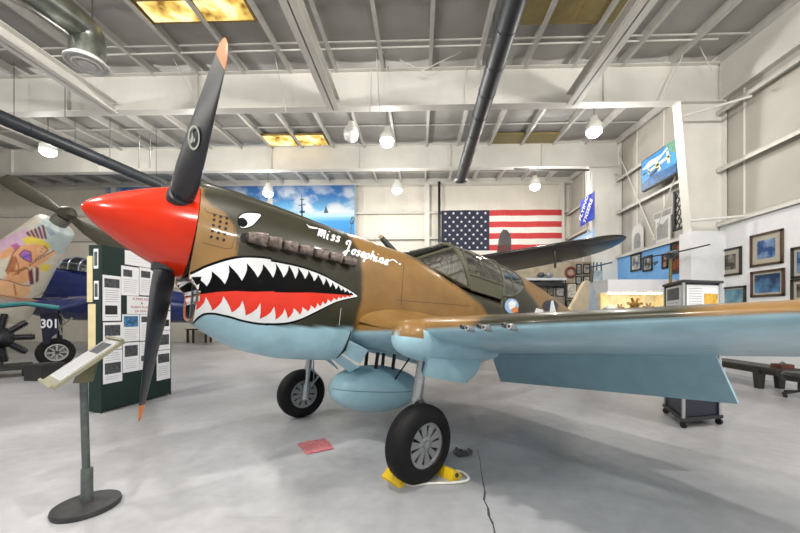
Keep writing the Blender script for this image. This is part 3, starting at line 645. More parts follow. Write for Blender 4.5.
def make_wing(sg):
    ls = [.30, .42] + list(np.arange(.5, 2.98, .062)) + [2.985, 3.0] + list(np.arange(3.04, 5.2, .08)) + [5.2, 5.3, 5.4, 5.48, 5.55, 5.61, 5.65, 5.68]
    mb = MB(); secs = [wing_section(l, l < 2.99) for l in ls]; npt = len(secs[0])
    # refine chordwise so that the paint edge along the nose of the wing is crisp
    mb.grid([[W(a, sg * l, u) for a, l, u in s] for s in secs], 0)
    mb.grid([[W(a, sg * l, u) for a, l, u in (s[0], s[-1])] for s in secs], 0)
    mb.add([W(a, sg * l, u) for a, l, u in secs[-1]], [tuple(range(npt))])
    cols = []
    for s in secs + [(x[0], x[-1]) for x in secs] + [secs[-1]]:
        for k, (a, l, u) in enumerate(s):
            upper = k <= 16 if len(s) > 2 else k == 0
            if not upper: cols.append(AZURE); continue
            w1 = 1.86 + .12 * math.sin((a - 2.27) * 2.2) + .25 * max(0, a - 3.2); w2 = 3.10 + .3 * math.sin((a - 2.27) * 1.7)
            q = min(1, max(0, (l - w1) / .07 + .5)) * min(1, max(0, (w2 - l) / .09 + .5))
            q = max(q, min(1, max(0, (l - 4.5) / .1)))
            cols.append(tuple(np.array(TAN) * (1 - q) + np.array(OLIVE) * q))
    mb.col = np.array(cols)
    wg = mb.build('wing', PAINT, plane, angle=50)
    return wg, secs
for sg in (1, -1):
    wg, secs = make_wing(sg)
    # split flap, lowered
    rows0, rows1 = [], []
    q = []
    for l in (.44, 2.97):
        a = hinge(l) + .01; s_ = wing_section(l, True); u = s_[-1][2]
        q.append((W(a, sg * l, u + .01), W(a + .30, sg * (l + (.12 if l > 2 else .0)), u - .385)))
    MB().plate([q[0][0], q[1][0], q[1][1], q[0][1]], .035).build('flap', AZ, plane)
    # three gun muzzles in the leading edge
    for l in (1.85, 2.0, 2.2):
        u = -.66 + .06 * l - .025; g = MB()
        c0 = W(2.26, sg * l, u)
        g.lathe(c0, -AFT, [(-.12, .022), (.0, .022), (.02, .020), (.04, .018), (.04, .011), (-.05, .011)], 18)
        g.lathe(W(2.24, sg * (l - .042), u + .008), -AFT, [(-.1, .018), (.025, .018), (.03, .016), (.03, .009), (-.05, .009)], 14, 1)
        g.build('gun_muzzle', [STEEL, DARKST], plane)
    for l in (1.72, 2.34): pass
    # undercarriage knuckle fairing on the leading edge
    rows = []; cols = []
    pr = [(2.058, .0005), (2.068, .06), (2.09, .10), (2.14, .138), (2.22, .162), (2.35, .178), (2.55, .185), (2.8, .175), (3.05, .15), (3.3, .10), (3.5, .04)]
    prf = pchip([p_[0] for p_ in pr], [p_[1] for p_ in pr])
    for a, r_ in [(float(a_), float(prf(a_))) for a_ in sorted([p_[0] for p_ in pr] + list(np.arange(2.10, 2.5, .012)) + list(np.arange(2.5, 3.5, .06)))]:
        rw = []
        for t in np.linspace(0, 2 * math.pi, 97)[:-1]:
            l_, u_ = 1.24 + r_ * .95 * math.sin(t), -.675 - .03 * (a - 2) + r_ * math.cos(t); rw.append(W(a, sg * l_, u_))
            qx = near_px([(a, l_, u_)])[0]
            cols.append(TAN if (u_ > -.675 and a < 2.24) or u_ > -.60 else AZURE)
        rows.append(rw)
    mb = MB().grid(rows, 0, True); mb.col = np.array(cols); mb.build('gear_fairing', PAINT, plane)
    # curved door behind the leg
    d = MB(); top = [(2.34, -.78), (2.54, -.78), (2.74, -.775), (2.92, -.77), (3.06, -.76)]; bot = [(2.34, -.985), (2.54, -1.01), (2.74, -1.03), (2.90, -1.035), (3.04, -.945)]
    L0 = lambda a: 1.33 + .02 * math.sin((a - 2.34) * 3)
    d.grid([[W(a, sg * L0(a), u) for a, u in top], [W(a, sg * (L0(a) + .03), (u + v[1]) / 2) for (a, u), v in zip(top, bot)], [W(a, sg * (L0(a) + .005), u) for a, u in bot],
            [W(a, sg * (L0(a) - .02), u) for a, u in bot], [W(a, sg * (L0(a) + .005), (u + v[1]) / 2) for (a, u), v in zip(top, bot)], [W(a, sg * (L0(a) - .025), u) for a, u in top]], 0)
    d.build('gear_door', AZ, plane)
    # leg
    hubp = base + Vector((LEFT.x, LEFT.y, 0)) * sg * 1.25; hubp.z = .338
    topp = W(2.46, sg * 1.18, -.78); dirl = Vector((LEFT.x, LEFT.y, 0)).normalized() * sg
    axl = hubp - dirl * .13 + Vector((0, 0, .0)); up_ = (topp - axl).normalized()
    lg = MB(); lg.tube([topp + up_ * .06, topp.lerp(axl, .52)], .044, 18); lg.tube([topp.lerp(axl, .52), topp.lerp(axl, .57)], .050, 18); lg.tube([topp.lerp(axl, .57), topp.lerp(axl, .84)], .034, 18)
    lg.tube([topp.lerp(axl, .82), axl - up_ * .07], .054, 18); lg.tube([topp.lerp(axl, .12), topp.lerp(axl, .14)], .05, 18); lg.tube([topp.lerp(axl, .30), topp.lerp(axl, .32)], .05, 18)
    leg = lg.build('landing_gear_leg', mat('oleo_silver', srgb('B7BABD'), .22, .9, noise=.05), plane)
    bk = _r
    tq = MB()
    for k in (-.03, .03):
        o_ = dirl * k; tq.tube([topp.lerp(axl, .56) + bk * .05 + o_, topp.lerp(axl, .70) + bk * .17 + o_ * .5, topp.lerp(axl, .86) + bk * .05 + o_], .013, 8)
    tq.tube([topp.lerp(axl, .2) + bk * .05, topp.lerp(axl, .5) + bk * .075, topp.lerp(axl, .75) + bk * .10, topp.lerp(axl, .95) + bk * .06], .009, 6)
    tq.build('torque_link', STEEL, leg)
    # wheel: tyre, rim, spokes
    wh = hubp; tr = .338
    tp = []
    for k in range(25):
        t = math.pi * (k / 24) - math.pi / 2; tp.append((.112 * math.copysign(abs(math.sin(t)) ** .75, math.sin(t)), .198 + .14 * max(0, math.cos(t)) ** .62))
    prof = []
    for h, r_ in tp: prof.append((h, r_))
    prof = [(-.07, .19)] + prof + [(.07, .19)]
    ty = MB().lathe(wh, dirl, prof, 64)
    for h in (-.055, -.02, .02, .055): ty.lathe(wh, dirl, [(h - .006, .3365 - abs(h) * .12), (h, .3425 - abs(h) * .15), (h + .006, .3365 - abs(h) * .12)], 64)
    tyre = ty.build('tyre', mat('tyre_rubber', (.007, .007, .0075), .6, noise=.2, nscale=14, spec=.25), plane)
    rimm = mat('wheel_silver', srgb('9C9FA0'), .38, .6, noise=.08)
    hb = MB(); hb.lathe(wh, dirl, [(.05, .205), (.088, .205), (.092, .192), (.085, .168), (.06, .16), (.05, .16)], 48, 0, True)
    hb.lathe(wh, dirl, [(-.09, .205), (-.05, .205), (-.05, .14), (-.085, .16), (-.092, .19)], 48, 0, True)
    hb.lathe(wh, dirl, [(.04, .0), (.045, .175), (.046, 0)], 48, 1); hb.lathe(wh, dirl, [(-.05, .0), (-.046, .175), (-.045, 0)], 48, 1)
    hb.lathe(wh, dirl, [(.04, .075), (.082, .07), (.088, .055), (.088, .034), (.10, .03), (.102, 0)], 32); hb.lathe(wh, dirl, [(-.04, .06), (-.1, .06), (-.13, .05), (-.13, 0)], 24)
    ey = dirl.cross(Vector((0, 0, 1)))
    for k in range(10):
        t = 2 * math.pi * (k + .3) / 10; rd = ey * math.cos(t) + Vector((0, 0, 1)) * math.sin(t); tg = -ey * math.sin(t) + Vector((0, 0, 1)) * math.cos(t)
        for s2, h in ((1, .075), (-1, -.07)): hb.hexa([wh + rd * .05 + tg * w_ + dirl * hh for w_, hh in ((-.016, h - .02), (.016, h - .02), (.016, h + .005), (-.016, h + .005))], [wh + rd * .175 + tg * w_ + dirl * hh for w_, hh in ((-.037, h - .02), (.037, h - .02), (.037, h + .008), (-.037, h + .008))])
    for k in range(8):
        t = 2 * math.pi * k / 8; rd = ey * math.cos(t) + Vector((0, 0, 1)) * math.sin(t); hb.lathe(wh + rd * .05, dirl, [(.085, .006), (.096, .006)], 6)
    hb.build('wheel_hub', [rimm, BLACK], tyre)
# wing-root fillet over the leading edge
for sg in (1, -1):
    rows = []; 
    for l in np.linspace(.36, 1.1, 12):
        q = (l - .36) / .74; s = wing_section(max(l, .42)); up_s = s[:17]; row = []
        for a, _, u in up_s[3:]:
            row.append(W(a, sg * l, u + .11 * (1 - q) ** 2 - .004))
        rows.append(row)
    mb = MB().grid(rows); mb.col = np.tile(np.array(TAN), (len(mb.v), 1)); mb.build('wing_fillet', PAINT, plane)
# ---- belly tank with its braces
tk = MB(); ca, cu, hl, hr = 2.88, -1.305, .66, .285
tk.lathe(W(ca - hl, 0, cu), AFT, [(hl * (1 - math.cos(t)), hr * math.sin(t) ** .8 * (1.0 if t < 1.6 else 1 - .12 * (t - 1.6))) for t in np.linspace(.0001, math.pi - .0001, 34)], 48)
tank = tk.build('drop_tank', AZ, plane)
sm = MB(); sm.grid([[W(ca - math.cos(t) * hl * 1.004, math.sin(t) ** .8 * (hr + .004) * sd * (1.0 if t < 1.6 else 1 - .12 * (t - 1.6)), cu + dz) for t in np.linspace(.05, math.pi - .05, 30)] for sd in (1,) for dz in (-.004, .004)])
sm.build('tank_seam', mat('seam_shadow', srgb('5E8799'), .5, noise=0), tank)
cp = MB().lathe(W(2.45, .05, -1.08), UP - AFT * .4, [(-.02, .03), (.015, .03), (.02, .012)], 12); cp.build('filler_cap', mat('cap_red', (.25, .03, .02), .5), tank)
br = MB()
for a in (2.72, 2.98):
    for l in (-.12, .12): br.tube([W(a, l, -.68), W(a, l * .9, -1.06)], .022, 8)
br.plate([W(2.66, -.13, -.74), W(3.1, -.13, -.74), W(3.1, .13, -.74), W(2.66, .13, -.74)], .05); br.tube([W(3.3, .2, -.7), W(2.9, .24, -1.2)], .01, 6); br.build('tank_rack', SATIN, plane)
# belly under the wing: small fittings
MB().plate([W(2.3, .2, -.84), W(3.4, .2, -.85), W(3.4, -.2, -.85), W(2.3, -.2, -.84)], .03).build('belly_panel', AZ, plane)
# ---- tail
fin = MB(); prof = [(7.9, .42), (8.25, .78), (8.5, 1.08), (8.68, 1.27), (8.85, 1.36), (9.02, 1.37)]
back = [(9.02, .30), (9.02, 1.37)]
def slab(mb, outline, th, mi=0): mb.plate([W(a, 0, u) for a, u in outline], th, mi, LEFT)
slab(fin, prof + [(9.02, .25)], .07); fin.col = None
FINM = mat('tail_tan', srgb('C9B79A'), .45, noise=.12, nscale=3, coat=.2); RUDM = mat('rudder_grey', srgb('9FAFBF'), .45, noise=.08)
fo = fin.build('tail_fin', FINM, plane)
rd_ = MB(); slab(rd_, [(9.03, -.05), (9.03, 1.36), (9.2, 1.34), (9.42, 1.15), (9.62, .75), (9.68, .45), (9.6, .15), (9.35, -.02)], .05); rd_.build('rudder', RUDM, plane)
for sg in (1, -1):
    MB().plate([W(8.3, 0, .28), W(8.55, sg * 1.5, .28), W(8.8, sg * 1.85, .28), W(9.2, sg * 1.8, .28), W(9.45, sg * .9, .28), W(9.4, 0, .28)], .07, n=UP).build('tailplane', mat('tail_olive', OLIVE, .4), plane)
tl = W(8.1, 0, -.1); gz = tl.copy(); gz.z = .16
MB().tube([tl, gz], .035, 10).build('tailwheel_strut', STEEL, plane)
MB().lathe(gz - LEFT * .05, LEFT, [(0, .08), (.0, .14), (.02, .158), (.08, .158), (.10, .14), (.10, .08)], 28).build('tailwheel', mat('tyre_rubber', (.02, .02, .02)), plane)
# ------------------------------------------------------------------ lettering helper
def letters(mb, txt, org, xd, yd, size, mi=0, align='CENTER', bold=0.0, shear=0.0):
    cu = bpy.data.curves.new('lettering', 'FONT'); cu.body = txt; cu.size = size; cu.align_x = align; cu.align_y = 'CENTER'; cu.offset = bold; cu.shear = shear; cu.resolution_u = 3
    o = bpy.data.objects.new('lettering', cu); COL.objects.link(o); bpy.context.view_layer.update()
    me = o.evaluated_get(bpy.context.evaluated_depsgraph_get()).to_mesh()
    vs = [Vector(org) + Vector(xd).normalized() * v.co.x + Vector(yd).normalized() * v.co.y for v in me.vertices]; fs = [tuple(p.vertices) for p in me.polygons]
    mb.add(vs, fs, mi); o.to_mesh_clear(); bpy.data.objects.remove(o); bpy.data.curves.remove(cu)
PAPER = mat('paper', srgb('E9EAEE'), .6, noise=.02); INK = mat('print_grey', srgb('9A9CA4'), .7, noise=0); PHOTO = mat('print_photo', srgb('4A4D52'), .6, noise=.5, nscale=22)
PHOTOB = mat('print_photo_blue', srgb('3E78A8'), .6, noise=.4, nscale=18); REDINK = mat('print_red', srgb('A8343A'), .6, noise=0); INKD = mat('print_dark', srgb('26282C'), .7, noise=.2)
# ------------------------------------------------------------------ green notice board with pinned sheets
GREEN = mat('board_green', srgb('0B2723'), .75, noise=.1, nscale=30, bump=.05)
b0 = hit_z(101.5, 413.5); b1 = hit_z(170.5, 394.5); bd = (b1 - b0); BL = bd.length; bd.normalize(); bn = Vector((bd.y, -bd.x, 0))     # bn faces the room
ztop = (CAM + ray(98.5, 244) * ((b0 - CAM).dot(bn) / ray(98.5, 244).dot(bn))).z
board = thing('notice_board', 'tall dark green notice board covered in pinned sheets, behind the lower propeller blade', 'board', b0 + bd * BL / 2 - bn * .1)
m = MB().obox(b0 + bd * BL / 2 - bn * .11 + Vector((0, 0, ztop / 2 + .01)), bd * BL / 2, bn * .11, Vector((0, 0, ztop / 2 - .01))); m.build('panel', GREEN, board)
e = MB()
for s in (0, BL):
    e.obox(b0 + bd * s + Vector((0, 0, ztop / 2)) - bn * .004, bd * .008, bn * .008, Vector((0, 0, ztop / 2)))
e.build('edge_strip', mat('edge_green', srgb('0C2622'), .5), board)
def on_board(px, py):
    r = ray(px, py); return CAM + r * ((b0 - CAM).dot(bn) / r.dot(bn))
def sheet_mesh(org, xd, w_, z0, z1, nrm, photos, lines, extra=None):
    m = MB(); h = z1 - z0
    c = org + xd * w_ / 2; c.z = (z0 + z1) / 2
    m.obox(c + nrm * .004, xd * w_ / 2, nrm * .002, Vector((0, 0, h / 2)), 0)
    def patch(x0, y0, x1, y1, mi, o_=.0068): m.add([org + xd * (w_ * x) + nrm * o_ + Vector((0, 0, z1 - h * y - org.z)) for x, y in ((x0, y0), (x1, y0), (x1, y1), (x0, y1))], [(0, 1, 2, 3)], mi)
    for ph in photos: patch(*ph)
    for y in lines: patch(.12, y, .88 - .1 * random.random(), y + .012, 1)
    if extra: extra(m, patch)
    return m
SHEETS = [
    ((124.6, 250, 152, 264.2), [], (.3, .5, .7), 'white header sheet highest on the green board, beside the spinner', None),
    ((102.4, 274.6, 120.6, 321), [(.08, .07, .92, .27, 2), (.12, .66, .8, .86, 4)], (.32, .37, .42, .47, .52, .57, .9), 'tall white sheet with two grey aircraft photos, top left of the green board', None),
    ((121, 265.3, 138.7, 295), [(.1, .12, .6, .36, 2)], (.45, .52, .59, .66, .73, .8, .87), 'white sheet with one small photo, left of the pair above the red title sheet', None),
    ((139.2, 267, 153.5, 295), [(.1, .12, .75, .36, 2)], (.45, .52, .59, .66, .73, .8, .87), 'white sheet right of the pair above the red title sheet', None),
    ((126.8, 295.7, 155, 314), [], (), 'title sheet with red capitals in the middle of the green board', 'title'),
    ((122, 314.4, 139, 342), [(.08, .06, .92, .46, 3), (.3, .2, .75, .34, 0)], (.55, .62, .69, .76, .83, .9), 'sheet with the blue aircraft photo on the green board', None),
    ((139.6, 314.4, 153.5, 341), [(.1, .08, .85, .3, 2)], (.4, .48, .56, .64, .72, .8, .88), 'white sheet right of the blue photo sheet', None),
    ((122.7, 343, 139, 373), [(.1, .1, .9, .48, 2)], (.58, .65, .72, .79, .86), 'white sheet with a large grey aircraft photo below the blue photo sheet', None),
    ((139.4, 342, 153, 370), [(.1, .5, .6, .7, 2)], (.1, .17, .24, .31, .38, .8, .88), 'mostly text sheet low on the board, half behind the propeller blade', None),
    ((102.8, 322.4, 121.8, 350.5), [(.08, .1, .9, .5, 2)], (.62, .7, .78, .86), 'sheet with grey aircraft photo just behind the high end of the sign', None),
    ((102.8, 351.2, 122, 384.5), [(.08, .38, .92, .72, 2)], (.08, .15, .22, .29, .8, .87), 'lowest sheet at the left edge of the green board', None),
    ((156.6, 351, 170, 381), [(.08, .12, .92, .42, 2)], (.55, .62, .69, .76, .83), 'lowest sheet at the right edge of the green board', None),
    ((156.6, 331, 170, 350.4), [(.1, .2, .9, .75, 2)], (.08, .85), 'photo sheet second from the bottom at the right edge of the green board', None),
    ((158, 311, 170, 330.4), [(.1, .45, .9, .8, 4)], (.1, .2, .3), 'small photo sheet third from the bottom at the right edge of the green board', None),
    ((158, 279, 170, 310), [(.1, .6, .9, .85, 2)], (.1, .18, .26, .34, .42), 'upper sheet at the right edge of the green board, beside the blade root', None)]
for (x0, y0, x1, y1), ph, ln, lb, ex in SHEETS:
    p = on_board(x0, y0); q = on_board(x0, y1); r_ = on_board(x1, y0); o_ = b0 + bd * (p - b0).dot(bd); o_.z = 0; w_ = (r_ - p).dot(bd)
    sm_ = sheet_mesh(o_, bd, w_, q.z, p.z, bn, ph, ln)
    if ex == 'title':
        hh = p.z - q.z
        for k, (t, mi) in enumerate((('FLYING ACES', 5), ('&', 4), ('FLIGHT PLANES', 5), ('OF WW II', 5))):
            c = o_ + bd * w_ / 2 + bn * .0075; c.z = p.z - hh * (.16 + .23 * k); letters(sm_, t, c, bd, (0, 0, 1), hh * .19, mi, bold=.0008)
    sm_.build('info_sheet', [PAPER, INK, PHOTO, PHOTOB, INKD, REDINK], label=lb, cat='paper', group='sheets pinned to the green board')
# sheets on the narrow end of the board, facing the viewer
en = -bd; ex_ = -bn
def on_end(px, py): r = ray(px, py); return CAM + r * ((b0 - CAM).dot(en) / r.dot(en))
CREAM = mat('cream_card', srgb('D9CBA0'), .6, noise=.06)
for (x0, y0, x1, y1), mm, lb in (((87.6, 256, 93.0, 302), CREAM, 'upper cream card strip on the narrow end of the green board'), ((88.6, 304, 96, 352), CREAM, 'lower cream card strip on the narrow end of the green board'),
                                ((94.2, 249, 98.6, 268.5), PAPER, 'small photo high on the narrow end of the green board'), ((94.6, 281, 99, 299.5), PAPER, 'second small photo on the narrow end of the green board')):
    p = on_end(x0, y0); q = on_end(x1, y1)
    m = MB().obox(((p + q) / 2) + en * .006, ex_ * abs((q - p).dot(ex_)) / 2, en * .003, Vector((0, 0, (p.z - q.z) / 2)), 0)
    if mm is PAPER: m.obox(((p + q) / 2) + en * .010, ex_ * abs((q - p).dot(ex_)) * .34, en * .001, Vector((0, 0, (p.z - q.z) * .36)), 1)
    m.build('card', [mm, PHOTO], label=lb, cat='card')
# ------------------------------------------------------------------ sign on a post
sg0 = hit_z(87, 508); sgn_ = thing('information_sign', 'slanted information sign on a grey post with round black base', 'sign', sg0)
POSTG = mat('post_grey', srgb('5D6462'), .5, .3, noise=.15, nscale=20)
MB().lathe(sg0, (0, 0, 1), [(0, .197), (.02, .203), (.04, .197), (.052, .15), (.058, .05), (.058, 0)], 48).build('base', mat('base_black', (.03, .03, .033), .5, noise=.3, nscale=9), sgn_)
c1, c2, c3, c4 = at(51.5, 388.5, 2.28), at(40.5, 381, 2.50), at(105.5, 335.5, 2.85), at(123.5, 340.3, 2.58)
c3 = c2 + (c4 - c1) * ((c3 - c2).length / (c4 - c1).length); pc = (c1 + c2 + c3 + c4) / 4
pn = (c4 - c1).cross(c2 - c1).normalized(); pn = pn if pn.z > 0 else -pn
FRM = mat('sign_frame', srgb('8F8C78'), .5, noise=.1)
MB().tube([sg0 + Vector((0, 0, .05)), sg0 + Vector((0, 0, .30))], .036, 14).build('sleeve', POSTG, sgn_)
MB().tube([sg0 + Vector((0, 0, .06)), Vector((sg0.x, sg0.y, 0)).lerp(Vector((pc.x, pc.y, 0)), .9) + Vector((0, 0, pc.z - .14))], .024, 14).build('post', POSTG, sgn_)
pb = MB(); pb.plate([c - pn * .012 for c in (c1, c2, c3, c4)], .024, 0, pn)
def inq(u, v, o_): return c1 + (c4 - c1) * u + (c2 - c1) * v + pn * o_
pb.plate([inq(-.01, -.02, .008), inq(-.01, 1.02, .008), inq(.03, 1.02, .008), inq(.03, -.02, .008)], .02, 0, pn); pb.plate([inq(.97, -.02, .008), inq(.97, 1.02, .008), inq(1.01, 1.02, .008), inq(1.01, -.02, .008)], .02, 0, pn)
panel_ = pb.build('panel', FRM, sgn_)
pr_ = MB(); pr_.plate([inq(.12, .10, .003), inq(.12, .90, .003), inq(.95, .90, .003), inq(.95, .10, .003)], .004, 0, pn)
pr_.add([inq(u, v, .0062) for u, v in ((.66, .2), (.66, .8), (.88, .8), (.88, .2))], [(0, 1, 2, 3)], 2)
for k in range(10): pr_.add([inq(u, v, .0062) for u, v in ((.17 + k * .046, .16), (.17 + k * .046, .84), (.178 + k * .046, .84), (.178 + k * .046, .16))], [(0, 1, 2, 3)], 1)
pr_.build('printed_sheet', [mat('glossy_paper', srgb('DDE0E4'), .15, noise=.02, coat=.6), INK, PHOTO], panel_)
bk_ = MB(); bk_.hexa([inq(.35, .3, -.022), inq(.35, .7, -.022), inq(.8, .7, -.022), inq(.8, .3, -.022)], [pc + Vector((-.05, -.03, -.17)), pc + Vector((-.05, .05, -.17)), pc + Vector((.03, .05, -.17)), pc + Vector((.03, -.03, -.17))]); bk_.build('bracket', mat('bracket_olive', srgb('6B6A50'), .5), sgn_)
# ------------------------------------------------------------------ small things on the floor
CL = mat('red_cloth', srgb('C4747A'), .8, noise=.2, nscale=30, bump=.4)
q4 = [hit_z(*p) for p in ((297, 444), (325, 438.5), (334, 449), (307, 455))]; rows = []
for i in range(15):
    rows.append([q4[0].lerp(q4[1], i / 14).lerp(q4[3].lerp(q4[2], i / 14), j / 12) + Vector((random.uniform(-.006, .006), random.uniform(-.006, .006), .004 + .012 * abs(math.sin(i * .9 + j * .35)) * random.random())) for j in range(13)])
m = MB().grid(rows); m.grid([[p - Vector((0, 0, p.z - .001)) for p in r] for r in rows]); m.build('shop_cloth', CL, label='crumpled faded red cloth lying on the floor ahead of the belly tank', cat='cloth')
YEL = mat('chock_yellow', srgb('EFC81E'), .45, noise=.08); ROPE = mat('rope_white', srgb('D8D6CE'), .8, noise=.1)
wl = base + Vector((LEFT.x, LEFT.y, 0)) * 1.25; wl.z = 0; ax_ = Vector((LEFT.x, LEFT.y, 0)).normalized()
def chock(px, py, sgn, lb, tint=None):
    c = hit_z(px, py); d = _r * sgn; L_2 = .12; m = MB()
    prof = [(-.075, 0), (.05, 0), (.055, .02), (-.02, .085), (-.06, .09), (-.075, .06)]
    a = [c + d * x + Vector((0, 0, z)) - ax_ * L_2 for x, z in prof]; b = [c + d * x + Vector((0, 0, z)) + ax_ * L_2 for x, z in prof]; n = len(prof)
    m.add(a + b, [tuple(range(n)), tuple(range(2 * n - 1, n - 1, -1))] + [(i, (i + 1) % n, (i + 1) % n + n, i + n) for i in range(n)], 0)
    t = thing('wheel_chock', lb, 'wheel chock', c); m.build('wedge', YEL, t)
    MB().lathe(c - d * .02 + ax_ * (L_2 + .004) + Vector((0, 0, .045)), ax_, [(-.01, .02), (.006, .02), (.006, .01)], 12).build('eyelet', DARKST, t); return c
ca_ = chock(395, 481, -1, 'yellow wheel chock ahead of the near wheel'); cb_ = chock(448, 474.5, 1, 'yellow wheel chock behind the near wheel, half hidden')
pts = [hit_z(*p, .012) for p in ((404, 484), (412, 485.5), (430, 483.5), (450, 483), (466, 481), (468.5, 478), (464, 473), (456, 470.5))]
MB().tube(smooth([tuple(p) for p in pts], 6), .011, 8).build('rope', ROPE, label='white rope joining the two yellow wheel chocks', cat='rope')
ch = MB()
for k in range(34):
    p = hit_z(random.uniform(455, 471), random.uniform(449, 455), .012 + .02 * random.random()); a = random.uniform(0, 6.3); u = Vector((math.cos(a), math.sin(a), random.uniform(-.5, .5))).normalized(); v = u.cross(Vector((0, 0, 1))).normalized()
    ch.tube([p + u * (.026 * math.cos(t)) + v * (.014 * math.sin(t)) for t in np.linspace(0, 2 * math.pi, 11)], .006, 5)
ch.build('chain', DARKST, label='small heap of dark chain on the floor beyond the near wheel', cat='chain')
# ------------------------------------------------------------------ round ducts and diffuser
DUCT = mat('duct_black', srgb('31363C'), .45, .2, noise=.15, nscale=3); GALV = mat('duct_galvanised', srgb('8C9089'), .28, .85, noise=.25, nscale=4)
def long_duct(pa, pb, z, r_, lb, ring):
    a = hit_z(*pa, z); b = hit_z(*pb, z); d = (b - a).normalized(); a = a - d * 4
    t = thing('air_duct', lb, 'duct', (a + b) / 2); m = MB().tube([a, b], r_, 20)
    for k in range(1, int((b - a).length / .9)): m.tube([a + d * (k * .9), a + d * (k * .9 + .03)], r_ + .008, 20)
    m.build('tube', DUCT, t)
    for k in (2.6, 5.6, 8.2):
        q = a + d * k; MB().tube([q + Vector((0, 0, r_)), Vector((q.x, q.y, roof_z(q.y) - .1))], .008, 6).build('hanger', DARKST, t)
    if ring: MB().lathe(b + d * .02 - Vector((0, 0, r_ * .4)), (0, 0, 1), [(-.05, r_ * 1.2), (0, r_ * 1.25), (.05, r_), (.05, r_ * .7), (-.05, r_ * .9)], 28).build('outlet_ring', HOUS0, t)
HOUS0 = mat('ring_white', (.7, .7, .68), .4, noise=.03)
long_duct((515, 0), (461, 178), 6.75, .20, 'long black round duct running away above the cockpit', True)
long_duct((0, 117), (158, 184), 6.3, .17, 'black round duct running down to the left behind the propeller', False)
z = 6.1; dc = hit_z(87, 64, z)
t = thing('spiral_duct', 'shiny metal duct with round white diffuser in the top left corner', 'duct', dc)
p0 = hit_z(26, -14, z + .55); m = MB(); pth = smooth([tuple(p0 + (p0 - dc) * .6 + Vector((0, 0, -.35))), tuple(p0), tuple(p0.lerp(dc, .72) + Vector((0, 0, .45))), tuple(dc + Vector((.02, -.02, .5))), tuple(dc + Vector((0, 0, .10)))], 8)
m.tube(pth, .26, 28); m.build('tube', GALV, t)
MB().lathe(dc, (0, 0, 1), [(.10, .25), (.02, .325), (-.015, .33), (-.02, .30), (.03, .28), (.03, .21), (-.03, .22), (-.035, .20), (.02, .17), (.02, .12), (-.03, .13), (-.035, .11), (-.01, .0)], 40).build('diffuser', HOUS0, t)
for q in (p0, dc + Vector((-.1, .2, .4))): MB().tube([q, Vector((q.x, q.y, roof_z(q.y) - .1))], .012, 6).build('hanger', DARKST, t)
# ------------------------------------------------------------------ flag, mural and things on the walls
def quad_frame(X, x0, y0t, y0b, x1): # rectangle on a wall x = X from its left-edge pixels and its right-edge column
    a = hit_x(x0, y0t, X); b = hit_x(x0, y0b, X); c = hit_x(x1, y0t, X); return a.y, c.y, b.z, a.z
FR_B = mat('frame_black', (.02, .018, .016), .4, noise=.1); FR_W = mat('frame_walnut', srgb('4A3526'), .4, noise=.3, nscale=15); MATB = mat('picture_mount', srgb('A8A294'), .7, noise=.03)
def pic_mat(nm, c1, c2, sc=5):
    m = bpy.data.materials.new(nm); m.use_nodes = True; N = m.node_tree.nodes; L = m.node_tree.links; b = N['Principled BSDF']; b.inputs['Roughness'].default_value = .25
    tc = N.new('ShaderNodeTexCoord'); nz = N.new('ShaderNodeTexNoise'); nz.inputs['Scale'].default_value = sc; nz.inputs['Detail'].default_value = 6; r = N.new('ShaderNodeValToRGB')
    r.color_ramp.elements[0].color = (*srgb(c1), 1); r.color_ramp.elements[1].color = (*srgb(c2), 1); r.color_ramp.elements[0].position = .38; r.color_ramp.elements[1].position = .62
    L.new(tc.outputs['Object'], nz.inputs['Vector']); L.new(nz.outputs['Fac'], r.inputs[0]); L.new(r.outputs[0], b.inputs['Base Color']); return m
def wall_picture(X, x0, yt_, yb_, x1, frame_m, pm, lb, mount=.16, fw=.05, group='framed pictures on the white wall', cat='picture', mm=None, name='framed_picture', th=.035):
    ya, yb2, z0, z1 = quad_frame(X, x0, yt_, yb_, x1); lo_, hi_ = min(ya, yb2), max(ya, yb2)
    t = thing(name, lb, cat, (X - th, (lo_ + hi_) / 2, z0), group)
    f = MB()
    for (a, b, c, d) in ((lo_, hi_, z0, z0 + fw), (lo_, hi_, z1 - fw, z1), (lo_, lo_ + fw, z0, z1), (hi_ - fw, hi_, z0, z1)): f.box((X - th, a, c), (X, b, d))
    f.build('frame', frame_m, t)
    w_, h_ = hi_ - lo_, z1 - z0
    if mount: MB().box((X - .014, lo_ + fw, z0 + fw), (X - .004, hi_ - fw, z1 - fw)).build('mount', mm or MATB, t)
    g = fw + mount * min(w_, h_)
    MB().box((X - .02, lo_ + g, z0 + g), (X - .006, hi_ - g, z1 - g)).build('print', pm, t)
    return t
XD = XW - .122
P_SEA = pic_mat('print_sea', '2C4A78', '8FA6C8', 4); P_DARK = pic_mat('print_dark_ship', '3A3430', '8C8578', 5); P_ISLE = pic_mat('print_island', '1E3554', '4E7FA8', 3); P_TEAL = pic_mat('print_teal', '3E6A80', '7FA6B4', 3)
P_BRN = pic_mat('print_brown', '2A1B14', 'A05028', 3); P_POR = pic_mat('print_portrait', '5A5F6C', 'C8CCD2', 5)
wall_picture(XD, 718.4, 251, 277.4, 742.2, FR_B, P_DARK, 'small black-framed dark picture left of the tall walnut-framed one')
wall_picture(XD, 751, 236, 267.7, 784, FR_W, P_SEA, 'tall walnut-framed blue sea picture, highest on the white wall')
wall_picture(XD, 751.5, 272, 297.5, 785.5, FR_W, P_ISLE, 'wide walnut-framed dark blue picture directly under the tall sea picture', .07)
